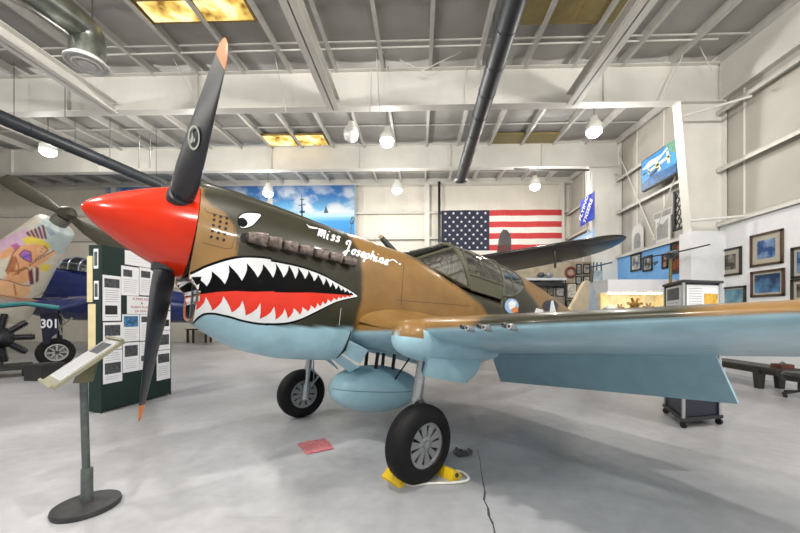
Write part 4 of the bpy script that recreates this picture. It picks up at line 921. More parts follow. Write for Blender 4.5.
wall_picture(XD, 722.5, 287.5, 306, 746.5, FR_B, P_TEAL, 'grey-blue picture just above the wing, right of the kiosk', .06)
wall_picture(XD, 792, 248, 279, 812, FR_B, P_SEA, 'black-framed blue picture cut by the right edge of the photo, upper one')
wall_picture(XD, 791.7, 279.5, 303, 812, FR_B, P_DARK, 'black-framed dark picture cut by the right edge of the photo, lower one')
gb = 'pictures on the blue wall'
wall_picture(XD, 631.2, 255.5, 272, 641.8, FR_B, P_POR, 'pale portrait in black frame, leftmost on the blue wall', .08, group=gb)
wall_picture(XD, 643.3, 257, 272, 652.8, FR_B, pic_mat('print_badge', '3A4038', 'A8A8B8', 6), 'dark framed round crest picture, second from the left on the blue wall', .05, group=gb)
wall_picture(XD, 662.5, 255, 269, 668.6, FR_B, pic_mat('print_red_figure', '5A2A20', 'C8A898', 6), 'narrow dark framed picture beside the big brown poster', .05, group=gb)
wall_picture(XD, 671, 243.5, 274, 688, mat('poster_dark', (.03, .022, .018), .5), P_BRN, 'large dark brown and orange poster at the right end of the blue wall', .10, .05, group=gb, mm=mat('poster_inner', (.05, .03, .022), .5))
p = hit_x(655, 263, XD - .01); m = MB()
for s in (-1, 1): m.plate([p + Vector((0, s * .02, .03)), p + Vector((0, s * .13, .05)), p + Vector((0, s * .10, -.02)), p + Vector((0, s * .03, -.04))], .02, 0, (1, 0, 0))
m.ball(p, .012, .05, .07); m.build('wing_emblem', mat('emblem_slate', srgb('46586E'), .4), label='small slate winged emblem between two pictures on the blue wall', cat='emblem')
# aircraft painting high on the right wall
Xp = XW - .45; a = hit_x(641.4, 162, Xp); b = hit_x(642.2, 192, Xp); c = hit_x(677.4, 140.5, Xp)
ya, yb2, z0, z1 = c.y, a.y, b.z, a.z
t = thing('wall_painting', 'bright blue painting of a propeller aircraft over islands, high on the right wall', 'painting', (Xp, (ya + yb2) / 2, z0))
MB().box((Xp, ya, z0), (Xp + .12, yb2, z1)).build('frame', FR_B, t)
m = MB(); nb = 24
m.box((Xp - .012, ya + .03, z0 + .03), (Xp - .001, yb2 - .03, z1 - .03), 0)
pp = lambda u, v, o_=.016: Vector((Xp - o_, yb2 + (ya - yb2) * u, z1 + (z0 - z1) * v))
for pl_, mi in (([(.72, .0), (.97, .02), (.97, .42), (.85, .3)], 2), ([(.03, .3), (.25, .16), (.6, .2), (.8, .05), (.8, .14), (.5, .34), (.2, .36)], 1), ([(.03, .75), (.3, .68), (.97, .72), (.97, .97), (.03, .97)], 3),
                ([(.22, .45), (.62, .38), (.80, .36), (.86, .42), (.62, .47), (.24, .52)], 4), ([(.42, .3), (.5, .3), (.60, .62), (.52, .66)], 4), ([(.74, .22), (.80, .22), (.84, .58), (.78, .60)], 4),
                ([(.28, .6), (.52, .52), (.56, .57), (.40, .66), (.26, .68)], 5), ([(.05, .47), (.16, .44), (.17, .48), (.06, .51)], 5), ([(.22, .39), (.27, .39), (.28, .55), (.23, .56)], 4)):
    m.add([pp(*q_) for q_ in pl_], [tuple(range(len(pl_)))], mi)
    for i in range(len(m.v) - len(pl_), len(m.v)): m.v[i] = (m.v[i][0] - .0012 * mi, m.v[i][1], m.v[i][2])
m.build('canvas', [mat('paint_sky', srgb('3F8FD0'), .4, noise=.2, nscale=3), mat('paint_cloud', srgb('CFE2F0'), .4, noise=.15), mat('paint_island', srgb('6C9C86'), .4, noise=.25, nscale=6), mat('paint_sea', srgb('1A5A92'), .4, noise=.35, nscale=7), mat('paint_cream', srgb('E4E2B8'), .4, noise=.1), mat('paint_shadow', srgb('12304E'), .4, noise=.2)], t)
# black lattice panel beside the column
Xl = XW - .35; a = hit_x(674, 192, Xl); b = hit_x(674, 231.5, Xl); c = hit_x(688.8, 192, Xl); m = MB()
ya, yb2, z0, z1 = c.y, a.y, b.z, a.z; t = thing('lattice_panel', 'black lattice panel on the ledge beside the near column', 'panel', (Xl, (ya + yb2) / 2, z0))
for (q0, q1, q2, q3) in ((ya, yb2, z0, z0 + .06), (ya, yb2, z1 - .06, z1), (ya, ya + .06, z0, z1), (yb2 - .06, yb2, z0, z1)): m.box((Xl - .03, q0, q2), (Xl + .03, q1, q3))
m.build('frame', SATIN, t); m = MB(); w_, h_ = yb2 - ya, z1 - z0
for s in (1, -1):
    for k in range(-3, 9):
        q0 = Vector((Xl, ya + k * w_ / 4, z0)); pts_ = []
        for tt in np.linspace(0, 1, 60):
            y = ya + (k + tt * 4 * h_ / w_ * .55) * w_ / 4; z = z0 + h_ * tt
            yy = y if s > 0 else ya + yb2 - y
            if ya <= yy <= yb2: pts_.append((Xl, float(yy), float(z)))
        if len(pts_) > 2: m.tube([pts_[0], pts_[-1]], .016, 6)
m.build('lattice', SATIN, t)
# white plaques on the ledge
PLQ = mat('plaque_white', srgb('D8D8D6'), .5, noise=.04); SK = mat('plaque_sketch', srgb('9C9C9A'), .6, noise=.1)
zl = zb + .07
a = hit_x(630, 243, XW - .2); c = hit_x(641, 243, XW - .2); hgt = hit_x(635, 224, XW - .2).z - zl; w_ = abs(a.y - c.y)
ol_ = [(0, 0), (w_, 0), (w_, hgt * .6)] + [(w_ / 2 + w_ / 2 * math.cos(t), hgt * .6 + hgt * .4 * math.sin(t)) for t in np.linspace(.2, math.pi - .2, 9)] + [(0, hgt * .6)]
m = MB().plate([(XW - .12, c.y + x, zl + z) for x, z in ol_], .03, 0, (1, 0, 0)); m.plate([(XW - .14, c.y + w_ * .2 + x * .6, zl + .05 + z * .6) for x, z in ol_], .006, 1, (1, 0, 0)); m.build('arched_plaque', [PLQ, SK], label='white arched plaque on the ledge above the blue wall', cat='plaque')
a = hit_x(652, 240, XW - .2); c = hit_x(670, 236, XW - .2); h1 = hit_x(655, 213, XW - .2).z - zl; w_ = abs(a.y - c.y)
m = MB().plate([(XW - .12, c.y + x, zl + z) for x, z in ((w_ * .1, 0), (w_ * .9, 0), (w_ * .9, h1 * .75), (w_, h1 * .78), (w_, h1), (0, h1), (0, h1 * .78), (w_ * .1, h1 * .75))], .04, 0, (1, 0, 0))
m.plate([(XW - .145, c.y + x, zl + z) for x, z in ((w_ * .04, h1 * .80), (w_ * .96, h1 * .80), (w_ * .96, h1 * .97), (w_ * .04, h1 * .97))], .004, 1, (1, 0, 0)); m.plate([(XW - .145, c.y + x, zl + z) for x, z in ((w_ * .2, h1 * .1), (w_ * .8, h1 * .1), (w_ * .8, h1 * .7), (w_ * .5, h1 * .55), (w_ * .2, h1 * .7))], .004, 1, (1, 0, 0))
m.build('plaque', [PLQ, SK], label='white plaque with a header band on the ledge beside the lattice', cat='plaque')
# banner hanging in front of the far column
Xb = hit_y(586, 210, 12.9).x; a = hit_x(580.2, 200.8, Xb); b = hit_x(580.2, 226.5, Xb); c = hit_x(594.5, 195, Xb); rows = []
for i in range(13):
    y = a.y + (c.y - a.y) * i / 12; rows.append([(Xb + .03 * math.sin(i * .8), y, z) for z in (b.z, (a.z + b.z) / 2, a.z)])
m = MB().grid(rows); m.grid([[(x + .012, y, z) for x, y, z in r] for r in rows])
dg = Vector((0, -.62, .78)); ctr = Vector((Xb - .05, (a.y + c.y) / 2, (a.z + b.z) / 2)); hh = a.z - b.z
letters(m, 'FLYING', ctr + Vector((0, .16, .10)) * hh, dg, Vector((0, .78, .62)), hh * .29, 1, bold=.006); letters(m, 'TIGERS', ctr - Vector((0, .16, .12)) * hh, dg, Vector((0, .78, .62)), hh * .29, 1, bold=.006)
m.build('banner', [mat('banner_blue', srgb('2038B0'), .7, noise=.1), mat('banner_white', srgb('E8EAF2'), .6, noise=0)], label='blue banner with white diagonal lettering hanging by the far column', cat='banner')
a = hit_x(574, 241, Xb); b = hit_x(594, 228, Xb); m = MB().box((Xb, min(a.y, b.y), a.z - .3), (Xb + .03, max(a.y, b.y), b.z - .05)); m.box((Xb - .004, min(a.y, b.y) + .1, a.z - .2), (Xb, max(a.y, b.y) - .1, b.z - .15), 1)
m.build('sign_panel', [mat('sign_pale_blue', srgb('9CC4E8'), .5, noise=.06), mat('sign_paler', srgb('C2DCF2'), .5)], label='pale blue sign panel under the blue banner', cat='sign')
# flag
Yf = Y3 - .36; fa = hit_y(441.5, 211, Yf); fb = hit_y(562, 209, Yf); fh = (75 / 45.0) * (hit_y(500, 210, Yf).z - hit_y(500, 255, Yf).z); FW = fb.x - fa.x; zt = (fa.z + fb.z) / 2
FRED = mat('flag_red', srgb('C03A3C'), .75, noise=.06); FWH = mat('flag_white', srgb('E0DDD8'), .75, noise=.04); FBL = mat('flag_blue', srgb('22273F'), .75, noise=.08)
fg = MB(); nx = 60
def fy(x, z): return Yf + .025 * math.sin(x * 3.1 + z * .6) * .8 + .012 * math.sin(x * 7)
for s in range(13):
    for i in range(nx):
        x0, x1 = fa.x + FW * i / nx, fa.x + FW * (i + 1) / nx; za, zb2 = zt - fh * s / 13, zt - fh * (s + 1) / 13
        can = s < 7 and (i + .5) / nx < .4
        fg.add([(x0, fy(x0, za), za), (x1, fy(x1, za), za), (x1, fy(x1, zb2), zb2), (x0, fy(x0, zb2), zb2)], [(0, 1, 2, 3)], 2 if can else (0 if s % 2 == 0 else 1))
for r_ in range(9):
    for c_ in range(6 if r_ % 2 == 0 else 5):
        cx_ = fa.x + FW * .4 * ((c_ + .5) / 6 if r_ % 2 == 0 else (c_ + 1) / 6); cz = zt - fh * 7 / 13 * (r_ + .7) / 9.4; rs = fh * .0215
        st = [(cx_ + (rs if k % 2 == 0 else rs * .4) * math.sin(k * math.pi / 5), fy(cx_, cz) - .012, cz + (rs if k % 2 == 0 else rs * .4) * math.cos(k * math.pi / 5)) for k in range(10)]
        fg.add(st, [tuple(range(10))], 1)
flag = thing('flag', 'large stars and stripes flag hanging on the back wall', 'flag', (fa.x + FW / 2, Yf, zt - fh)); fg.build('cloth', [FRED, FWH, FBL], flag)
MB().tube([(fa.x - .12, Yf - .03, 0), (fa.x - .12, Yf - .03, hit_y(441, 182, Yf).z)], .07, 10).build('downpipe', BLACK, label='black vertical pipe at the left edge of the flag', cat='pipe')
# mural
Ym = Y3 - .26; ma = hit_y(108, 192, Ym); mb_ = hit_y(354.5, 184.5, Ym); mbot = hit_y(354, 246, Ym).z; mz = mb_.z
def mural_mat():
    m = bpy.data.materials.new('mural_paint'); m.use_nodes = True; N = m.node_tree.nodes; L = m.node_tree.links; b = N['Principled BSDF']; b.inputs['Roughness'].default_value = .5
    tc = N.new('ShaderNodeTexCoord'); sp = N.new('ShaderNodeSeparateXYZ'); L.new(tc.outputs['Generated'], sp.inputs[0])
    mp = N.new('ShaderNodeMapping'); mp.inputs['Scale'].default_value = (9, 1, 3.2); nz = N.new('ShaderNodeTexNoise'); nz.inputs['Scale'].default_value = 1; nz.inputs['Detail'].default_value = 7
    L.new(tc.outputs['Generated'], mp.inputs[0]); L.new(mp.outputs[0], nz.inputs['Vector'])
    # clouds only in a band above the painted horizon
    bd_ = N.new('ShaderNodeValToRGB'); e = bd_.color_ramp.elements; e[0].position = .46; e[0].color = (0, 0, 0, 1); e[1].position = .56; e[1].color = (1, 1, 1, 1); x = e.new(.9); x.color = (.75, .75, .75, 1); x = e.new(1.0); x.color = (.2, .2, .2, 1)
    L.new(sp.outputs[2], bd_.inputs[0]); ml = N.new('ShaderNodeMath'); ml.operation = 'MULTIPLY'; cr = N.new('ShaderNodeValToRGB'); cr.color_ramp.elements[0].position = .44; cr.color_ramp.elements[1].position = .56
    L.new(nz.outputs['Fac'], cr.inputs[0]); L.new(cr.outputs[0], ml.inputs[0]); L.new(bd_.outputs[0], ml.inputs[1])
    sk = N.new('ShaderNodeValToRGB'); e = sk.color_ramp.elements; e[0].position = 0; e[0].color = (*srgb('2F7FC8'), 1); e[1].position = .40; e[1].color = (*srgb('3F9ADC'), 1)
    for p_, c_ in ((.46, '86C8EC'), (.5, 'A8DCF0'), (.60, '6FB4E0'), (.8, '3C7CC0'), (1.0, '3468A8')): x = e.new(p_); x.color = (*srgb(c_), 1)
    L.new(sp.outputs[2], sk.inputs[0]); mx = N.new('ShaderNodeMix'); mx.data_type = 'RGBA'; mx.inputs[7].default_value = (*srgb('D8DEE6'), 1)
    L.new(ml.outputs[0], mx.inputs[0]); L.new(sk.outputs[0], mx.inputs[6]); L.new(mx.outputs[2], b.inputs['Base Color']); return m
mural = thing('mural', 'wide painted mural of clouds and blue sea on the back wall', 'mural', ((ma.x + mb_.x) / 2, Ym, mbot))
MB().box((ma.x, Ym - .02, mbot), (mb_.x, Ym + .02, mz)).build('painting', mural_mat(), mural)
m = MB(); MS = mat('mural_slate', srgb('3A5A78'), .5); MD = mat('mural_dark', srgb('22344E'), .5, noise=.3, nscale=5)
def mp_(px, py, o_=.03): v = hit_y(px, py, Ym - o_); return v
for pl_ in ([(301, 218), (301.4, 195), (302.2, 195), (303, 218)], [(298.5, 205), (305.5, 204), (305.5, 205), (298.5, 206)], [(299.5, 211), (305, 210.5), (305, 213), (299.5, 213)], [(298, 218), (306, 218), (306, 220), (298, 220)], [(300, 199), (304, 199), (304, 200), (300, 200)],
            [(323.6, 213), (325.4, 207), (326.5, 207), (328.4, 213)], [(325.6, 207), (326, 203), (326.4, 207)]): m.add([mp_(*q_) for q_ in pl_], [tuple(range(len(pl_)))], 0)
for pl_ in ([(109, 192.5), (150, 191.2), (158, 193.5), (142, 199), (109, 200)],): m.add([mp_(*q_) for q_ in pl_], [tuple(range(len(pl_)))], 1)
m.build('painted_mast', [MS, MD], mural)
f = MB(); f.box((ma.x - .08, Ym - .05, mbot), (ma.x, Ym + .03, mz + .08)).box((mb_.x, Ym - .05, mbot), (mb_.x + .08, Ym + .03, mz + .08)).box((ma.x, Ym - .05, mz), (mb_.x, Ym + .03, mz + .08)); f.build('frame', mat('mural_frame', srgb('9CB4C4'), .5), mural)
# ------------------------------------------------------------------ kiosk on castors behind the flap
k0 = hit_z(683, 429); kl_ = hit_z(664, 413); kr_ = hit_z(721.5, 425); kx = (kr_ - k0); ky = (kl_ - k0); kx.z = ky.z = 0
ky = (kl_ - k0); ky.z = 0
NAVY = mat('kiosk_navy', srgb('141A2E'), .4, noise=.08); ALU = mat('kiosk_aluminium', srgb('B4B6B8'), .35, .6, noise=.04)
kt = hit_y(694, 282, k0.y).z; kc = k0 + (kx + ky) / 2; kc.z = 0
kio = thing('display_kiosk', 'tall dark display kiosk on castors behind the lowered flap', 'kiosk', kc)
up1 = Vector((0, 0, 1)); ux, uy = kx.normalized(), ky.normalized()
MB().obox(kc + up1 * (.14 + (kt - .14) / 2), kx * .47, ky * .47, up1 * ((kt - .14) / 2)).build('body', NAVY, kio)
for sx in (-1, 1):
    for sy in (-1, 1): MB().obox(kc + kx * .475 * sx + ky * .475 * sy + up1 * (.13 + (kt - .13) / 2), ux * .022, uy * .022, up1 * ((kt - .13) / 2)).build('corner_post', ALU, kio)
MB().obox(kc + up1 * .115, kx * .53, ky * .53, up1 * .02).build('plinth', SATIN, kio)
MB().obox(kc + up1 * (kt + .012), kx * .53, ky * .54, up1 * .016).build('lid', BLACK, kio)
for sx in (-1, 1):
    for sy in (-1, 1):
        q = kc + kx * .46 * sx + ky * .46 * sy; cst = MB().lathe(q + up1 * .042 - ux * .015, ux, [(0, .025), (0, .042), (.03, .042), (.03, .025)], 18); cst.tube([q + up1 * .045, q + up1 * .10], .018, 8); cst.build('castor', BLACK, kio)
def kface(side, u0, u1, z0, z1, mats_, draw=None):
    d = ux if side == 'x' else uy; n = Vector((d.y, -d.x, 0)) if side == 'x' else Vector((-d.y, d.x, 0)); W_ = kx.length if side == 'x' else ky.length; o_ = kc - (ky if side == 'x' else kx) * .47 + n * .004 - d * W_ / 2
    m = MB(); m.obox(o_ + d * W_ * (u0 + u1) / 2 + up1 * (z0 + z1) / 2, d * W_ * (u1 - u0) / 2, n * .004, up1 * (z1 - z0) / 2)
    def pt(u, v, k=.0062): return o_ + d * W_ * (u0 + (u1 - u0) * u) + up1 * (z1 + (z0 - z1) * v) + n * k
    if draw: draw(m, pt)
    return m.build('poster', mats_, kio)
GOLD = mat('gold_photo', srgb('D8A838'), .4, noise=.25, nscale=20)
def dr1(m, pt):
    m.add([pt(*q_) for q_ in ((.52, .30), (.95, .30), (.95, .66), (.52, .66))], [(0, 1, 2, 3)], 2)
    for k in range(9): m.add([pt(*q_) for q_ in ((.06, .12 + k * .09), (.46, .12 + k * .09), (.46, .14 + k * .09), (.06, .14 + k * .09))], [(0, 1, 2, 3)], 1)
def dr2(m, pt):
    m.add([pt(*q_) for q_ in ((.1, .06), (.9, .06), (.9, .48), (.1, .48))], [(0, 1, 2, 3)], 2)
    for k in range(4): m.add([pt(*q_) for q_ in ((.1, .56 + k * .1), (.9, .56 + k * .1), (.9, .59 + k * .1), (.1, .59 + k * .1))], [(0, 1, 2, 3)], 1)
kface('x', .10, .94, kt - .40, kt - .03, [PAPER, INK, GOLD], dr1); kface('y', .12, .90, kt - .42, kt - .03, [mat('poster_grey', srgb('C2C4C4'), .6), INK, PHOTO], dr2)
# ------------------------------------------------------------------ bench and wheeled stool by the right wall
BW = mat('bench_wood', srgb('2E2C26'), .5, noise=.2, nscale=8)
q = hit_z(757, 388); bx, by = q.x + .22, q.y
ben = thing('bench', 'low dark bench along the right wall, seen under the wing', 'bench', (bx, by + .5, 0))
MB().box((bx - .26, by - .42, .38), (bx + .26, by + 1.5, .44)).build('seat', BW, ben); MB().box((bx - .22, by - .38, .30), (bx - .18, by + 1.45, .38)).box((bx + .18, by - .38, .30), (bx + .22, by + 1.45, .38)).build('apron', BW, ben)
for yy in (by - .02, by + 1.35): 
    for xx in (-.2, .2): MB().hexa([(bx + xx - .05, yy - .05, 0), (bx + xx + .05, yy - .05, 0), (bx + xx + .05, yy + .05, 0), (bx + xx - .05, yy + .05, 0)], [(bx + xx - .09, yy - .05, .38), (bx + xx + .09, yy - .05, .38), (bx + xx + .09, yy + .05, .38), (bx + xx - .09, yy + .05, .38)]).build('leg', BW, ben)
q = hit_z(797, 398); sx_, sy_ = q.x + .05, q.y
sto = thing('wheeled_stool', 'black wheeled stool cut by the right edge of the photo', 'stool', (sx_, sy_, 0))
MB().lathe((sx_, sy_, .30), (0, 0, 1), [(0, .20), (.03, .23), (.10, .24), (.15, .20), (.16, 0)], 28).build('seat', mat('stool_vinyl', (.012, .012, .013), .4), sto)
MB().tube([(sx_, sy_, .10), (sx_, sy_, .31)], .03, 12).build('column', SATIN, sto)
for k in range(5):
    a_ = k * 2 * math.pi / 5 + .5; e_ = Vector((sx_ + .22 * math.cos(a_), sy_ + .22 * math.sin(a_), .075)); l_ = MB().tube([(sx_, sy_, .12), tuple(e_)], .02, 8).build('leg', SATIN, sto)
    MB().lathe(e_ - Vector((0, .015, .045)), (0, 1, 0), [(0, .012), (0, .03), (.03, .03), (.03, .012)], 14).build('castor', BLACK, l_)
q = hit_z(782, 366, .44); m = MB().box((bx - .12, by - .36, .442), (bx + .12, by - .16, .52)); m.tube([(bx - .06, by - .26, .52), (bx, by - .26, .56), (bx + .06, by - .26, .52)], .01, 6, 1); m.build('tool_bag', [mat('bag_rust', srgb('5A3226'), .7, noise=.3), mat('bag_handle', srgb('4E6A50'), .6)], label='small rust coloured bag on the near end of the bench', cat='bag')
# ------------------------------------------------------------------ lit white display case and far shelves
ca1 = at(608, 300, 9.6); ca2 = at(672, 300, 9.6); zf0, zf1 = at(640, 292, 9.6).z, at(640, 279.5, 9.6).z
CW = mat('case_white', srgb('E6E6EA'), .5, noise=.02); cx0, cx1, cy0, cy1 = ca1.x, min(ca2.x + .1, XW - .2), ca1.y, ca1.y + .9
case = thing('display_case', 'white display case with lit interior below the blue wall', 'display case', ((cx0 + cx1) / 2, (cy0 + cy1) / 2, 0))
MB().box((cx0, cy0, zf0), (cx1, cy1, zf1)).build('fascia', CW, case)
zc = at(640, 313, 9.6).z
MB().box((cx0, cy0, 0), (cx1, cy1, zc)).build('cabinet', CW, case)
m = MB().box((cx0, cy1 - .04, zc), (cx1, cy1, zf0)).box((cx0, cy0 + .4, zc), (cx0 + .03, cy1, zf0)).box((cx1 - .03, cy0 + .4, zc), (cx1, cy1, zf0)); m.build('case_back', mat('case_cream', srgb('E8DCB8'), .6, noise=.15, nscale=5), case)
MB().box((cx0 + .2, cy0 + .3, zf0 - .035), (cx1 - .2, cy0 + .42, zf0 - .002)).build('strip_light', mat('case_lamp', (1.0, .82, .5), .5, noise=0, emit=32), case)
GLC = glass('case_glass', (.97, .98, .98), .12); MB().box((cx0 + .02, cy0 + .01, zc), (cx1 - .02, cy0 + .016, zf0)).build('glass_front', GLC, case)
BR_ = mat('brass_model', srgb('8A6428'), .4, .4, noise=.3, nscale=12)
def engine_model(x, y, z, s, lb):
    m = MB().lathe((x, y - .08 * s, z + .16 * s), (0, 1, 0), [(0, .03 * s), (.02 * s, .06 * s), (.14 * s, .06 * s), (.18 * s, .03 * s)], 16)
    for k in range(7):
        a_ = 2 * math.pi * k / 7 + .2; d = Vector((math.cos(a_), 0, math.sin(a_))); m.tube([Vector((x, y, z + .16 * s)) + d * .05 * s, Vector((x, y, z + .16 * s)) + d * .15 * s], .026 * s, 8)
    m.box((x - .08 * s, y - .05 * s, z + .001), (x + .08 * s, y + .07 * s, z + .03 * s)); m.build('model_engine', BR_, label=lb, cat='model')
engine_model(cx0 + (cx1 - cx0) * .52, cy0 + .40, zc, 1.5, 'large brass model engine in the middle of the lit case'); engine_model(cx0 + (cx1 - cx0) * .32, cy0 + .5, zc, .9, 'smaller brass model engine left of the large one in the lit case'); engine_model(cx0 + (cx1 - cx0) * .76, cy0 + .5, zc, 1.0, 'brass model engine near the right end of the lit case')
hx = cx0 + (cx1 - cx0) * .12
m = MB().box((hx - .17, cy0 + .2, zc), (hx + .17, cy0 + .4, zc + .13)); m.hexa([(hx - .19, cy0 + .18, zc + .13), (hx + .19, cy0 + .18, zc + .13), (hx + .19, cy0 + .42, zc + .13), (hx - .19, cy0 + .42, zc + .13)], [(hx - .05, cy0 + .29, zc + .24), (hx + .05, cy0 + .29, zc + .24), (hx + .05, cy0 + .31, zc + .24), (hx - .05, cy0 + .31, zc + .24)], 1)
for k in range(9): m.box((hx - .16 + k * .036, cy0 + .19, zc + .01), (hx - .14 + k * .036, cy0 + .2, zc + .12), 2)
m.build('model_building', [mat('model_blue', srgb('7A9CC0'), .5), mat('model_roof', srgb('B8C6D4'), .5), mat('model_window', srgb('3A4A66'), .3)], label='small blue model building at the left end of the lit case', cat='model')
# picture wall in the far right corner
dw = 14.6; w0, w1 = at(516, 300, dw), at(606, 300, dw); zt_ = at(560, 262, dw).z; cY = (w0.y + w1.y) / 2
par = thing('partition', 'beige partition covered with framed pictures in the far right corner', 'partition', ((w0.x + w1.x) / 2, cY, 0))
MB().box((w0.x, cY, 0), (w1.x, cY + .12, zt_)).build('panel', mat('partition_beige', srgb('A89C86'), .7, noise=.15, nscale=3), par)
shelf_z = at(540, 281, dw).z
shx = at(563, 280, dw).x; shf = thing('wall_shelf', 'white shelf over a dark lower shelf, left of the pictures on the far partition', 'shelf', ((w0.x + shx) / 2, cY - .18, 0))
MB().box((w0.x, cY - .36, shelf_z), (shx, cY - .004, shelf_z + .10)).build('top_shelf', mat('shelf_white', srgb('C8CCD4'), .5), shf)
MB().box((w0.x, cY - .32, shelf_z - .25), (shx, cY - .006, shelf_z - .12)).build('lower_shelf', mat('shelf_dark', srgb('20232C'), .5), shf)
for xx in (w0.x + .03, shx - .03): MB().box((xx - .02, cY - .34, 0), (xx + .02, cY - .30, shelf_z)).build('leg', MATS['shelf_dark'], shf)
FRS = [(576, 264, 581.5, 274.5, 'frame_black', '8A8E92'), (583, 264, 590, 274, 'frame_black', 'B8B0A4'), (592, 262.5, 600, 273, 'frame_walnut', 'D8C8B8'), (575.5, 276.2, 581.5, 284.5, 'frame_black', 'A8ACB0'), (583, 275.8, 590, 284.5, 'frame_black', 'C4C0B8'),
       (555.5, 287, 564.5, 296.5, 'frame_black', 'C8C4C0'), (566.5, 283, 577, 298.5, 'frame_walnut', 'E0D8C8'), (566, 300, 570.5, 306, 'frame_black', '9A9A80'), (571.5, 300, 576, 306, 'frame_walnut', 'B0A888'), (547, 285, 553.5, 296, 'frame_black', '8C8478'), (566, 307, 571, 312, 'frame_black', 'C4B490'), (572, 307, 577, 312, 'frame_black', '8C8C80')]
ADJ = ['upper grey picture just right of the red ring', 'pale picture right of the upper grey picture', 'light picture at the top right end of the far partition', 'lower grey picture under the upper grey picture', 'pale picture under the upper pale picture', 'black-framed sketch right of the dark shelf', 'largest cream picture on the far partition', 'tiny olive picture under the largest cream picture, left one', 'tiny tan picture under the largest cream picture, right one', 'brown-grey picture left of the black-framed sketch', 'tiny cream picture lowest on the far partition', 'tiny grey picture lowest on the far partition']
for (x0, y0, x1, y1, fm, hx_), lb in zip(FRS, ADJ):
    a = hit_y(x0, y0, cY - .01); b = hit_y(x1, y1, cY - .01); t = thing('framed_picture', lb, 'picture', ((a.x + b.x) / 2, cY - .02, b.z), 'framed pictures on the far partition')
    m = MB(); e_ = .035
    for (p0, p1, p2, p3) in ((a.x, b.x, a.z - e_, a.z), (a.x, b.x, b.z, b.z + e_), (a.x, a.x + e_, b.z, a.z), (b.x - e_, b.x, b.z, a.z)): m.box((p0, cY - .035, p2), (p1, cY - .001, p3))
    m.build('frame', MATS[fm], t); MB().box((a.x + e_, cY - .015, b.z + e_), (b.x - e_, cY - .003, a.z - e_)).build('print', mat('print_' + hx_, srgb(hx_), .5, noise=.35, nscale=9), t)
p = hit_y(570.5, 272, cY - .06); m = MB(); m.tube([p + Vector((.2 * math.cos(t), 0, .2 * math.sin(t))) for t in np.linspace(0, 2 * math.pi, 33)], .05, 10); m.build('life_ring', mat('ring_rust', srgb('7A3A34'), .6, noise=.15), label='dull red ring hanging on the far partition', cat='ring')
for k, (px, lb) in enumerate(((541, 'dark helmet on the shelf of the far partition, left one'), (549, 'grey helmet on the shelf of the far partition, right one'))):
    p = hit_y(px, 279, cY - .2); m = MB().ball((p.x, p.y, shelf_z + .10 + .13), .15, .16, .13); m.build('helmet', mat('helmet_%d' % k, srgb(('3A4048', '8A8E92')[k]), .4), label=lb, cat='helmet')
# teal stand in front of the blue wall
p = hit_y(598, 286, 11.6); m = MB(); TEAL = mat('stand_teal', srgb('2E5060'), .5)
st_ = thing('metal_stand', 'dark teal metal easel standing before the blue wall', 'stand', (p.x, p.y, 0)); zt2 = hit_y(598, 262, 11.6).z
for dx in (-.28, .28): MB().tube([(p.x + dx, p.y, 0), (p.x + dx * .45, p.y + .05, zt2)], .022, 8).build('leg', TEAL, st_)
MB().tube([(p.x, p.y + .45, 0), (p.x, p.y + .06, zt2)], .022, 8).build('leg', TEAL, st_)
MB().tube([(p.x - .42, p.y - .02, zt2 - .22), (p.x + .45, p.y - .02, zt2 - .02)], .025, 8).build('crossbar', TEAL, st_); MB().box((p.x - .14, p.y - .04, zt2 - .75), (p.x + .14, p.y - .02, zt2 - .3)).build('board', mat('stand_board', srgb('9CB0B4'), .5, noise=.2), st_)
# two-bladed propeller on a stand behind the kiosk
hp = at(675.5, 252.5, 8.6); ps = thing('mounted_propeller', 'thin black two-bladed propeller mounted on a stand before the brown poster', 'propeller', (hp.x, hp.y, 0))
t1, t2 = at(640, 258.5, 9.0), at(710, 244.5, 7.9)
for tt in (t1, t2):
    d = (tt - hp); n_ = d.cross(Vector((0, 0, 1))).normalized(); rows = []
    for k, c_ in ((.03, .035), (.2, .05), (.45, .05), (.75, .035), (.95, .02), (1, .004)): rows.append([hp + d * k + n_ * (c_ * math.cos(q_)) + Vector((0, 0, 1)) * (.016 * math.sin(q_)) for q_ in np.linspace(0, 2 * math.pi, 13)[:-1]])
    m = MB().grid(rows, 0, True); m.build('propeller_blade', BLACK, ps)
MB().ball(hp, .07, .09, .075).build('hub', DARKST, ps); MB().lathe(hp + Vector((.02, .05, -.02)), (0, 1, 0), [(0, .06), (.1, .1), (.25, .09), (.3, .03)], 18).build('gear_case', DARKST, ps)
MB().tube([(hp.x + .02, hp.y + .2, 0), (hp.x + .02, hp.y + .2, hp.z - .05)], .035, 10).box((hp.x - .25, hp.y - .05, 0), (hp.x + .3, hp.y + .45, .04)).build('stand', mat('stand_olive', srgb('6A6038'), .5), ps)
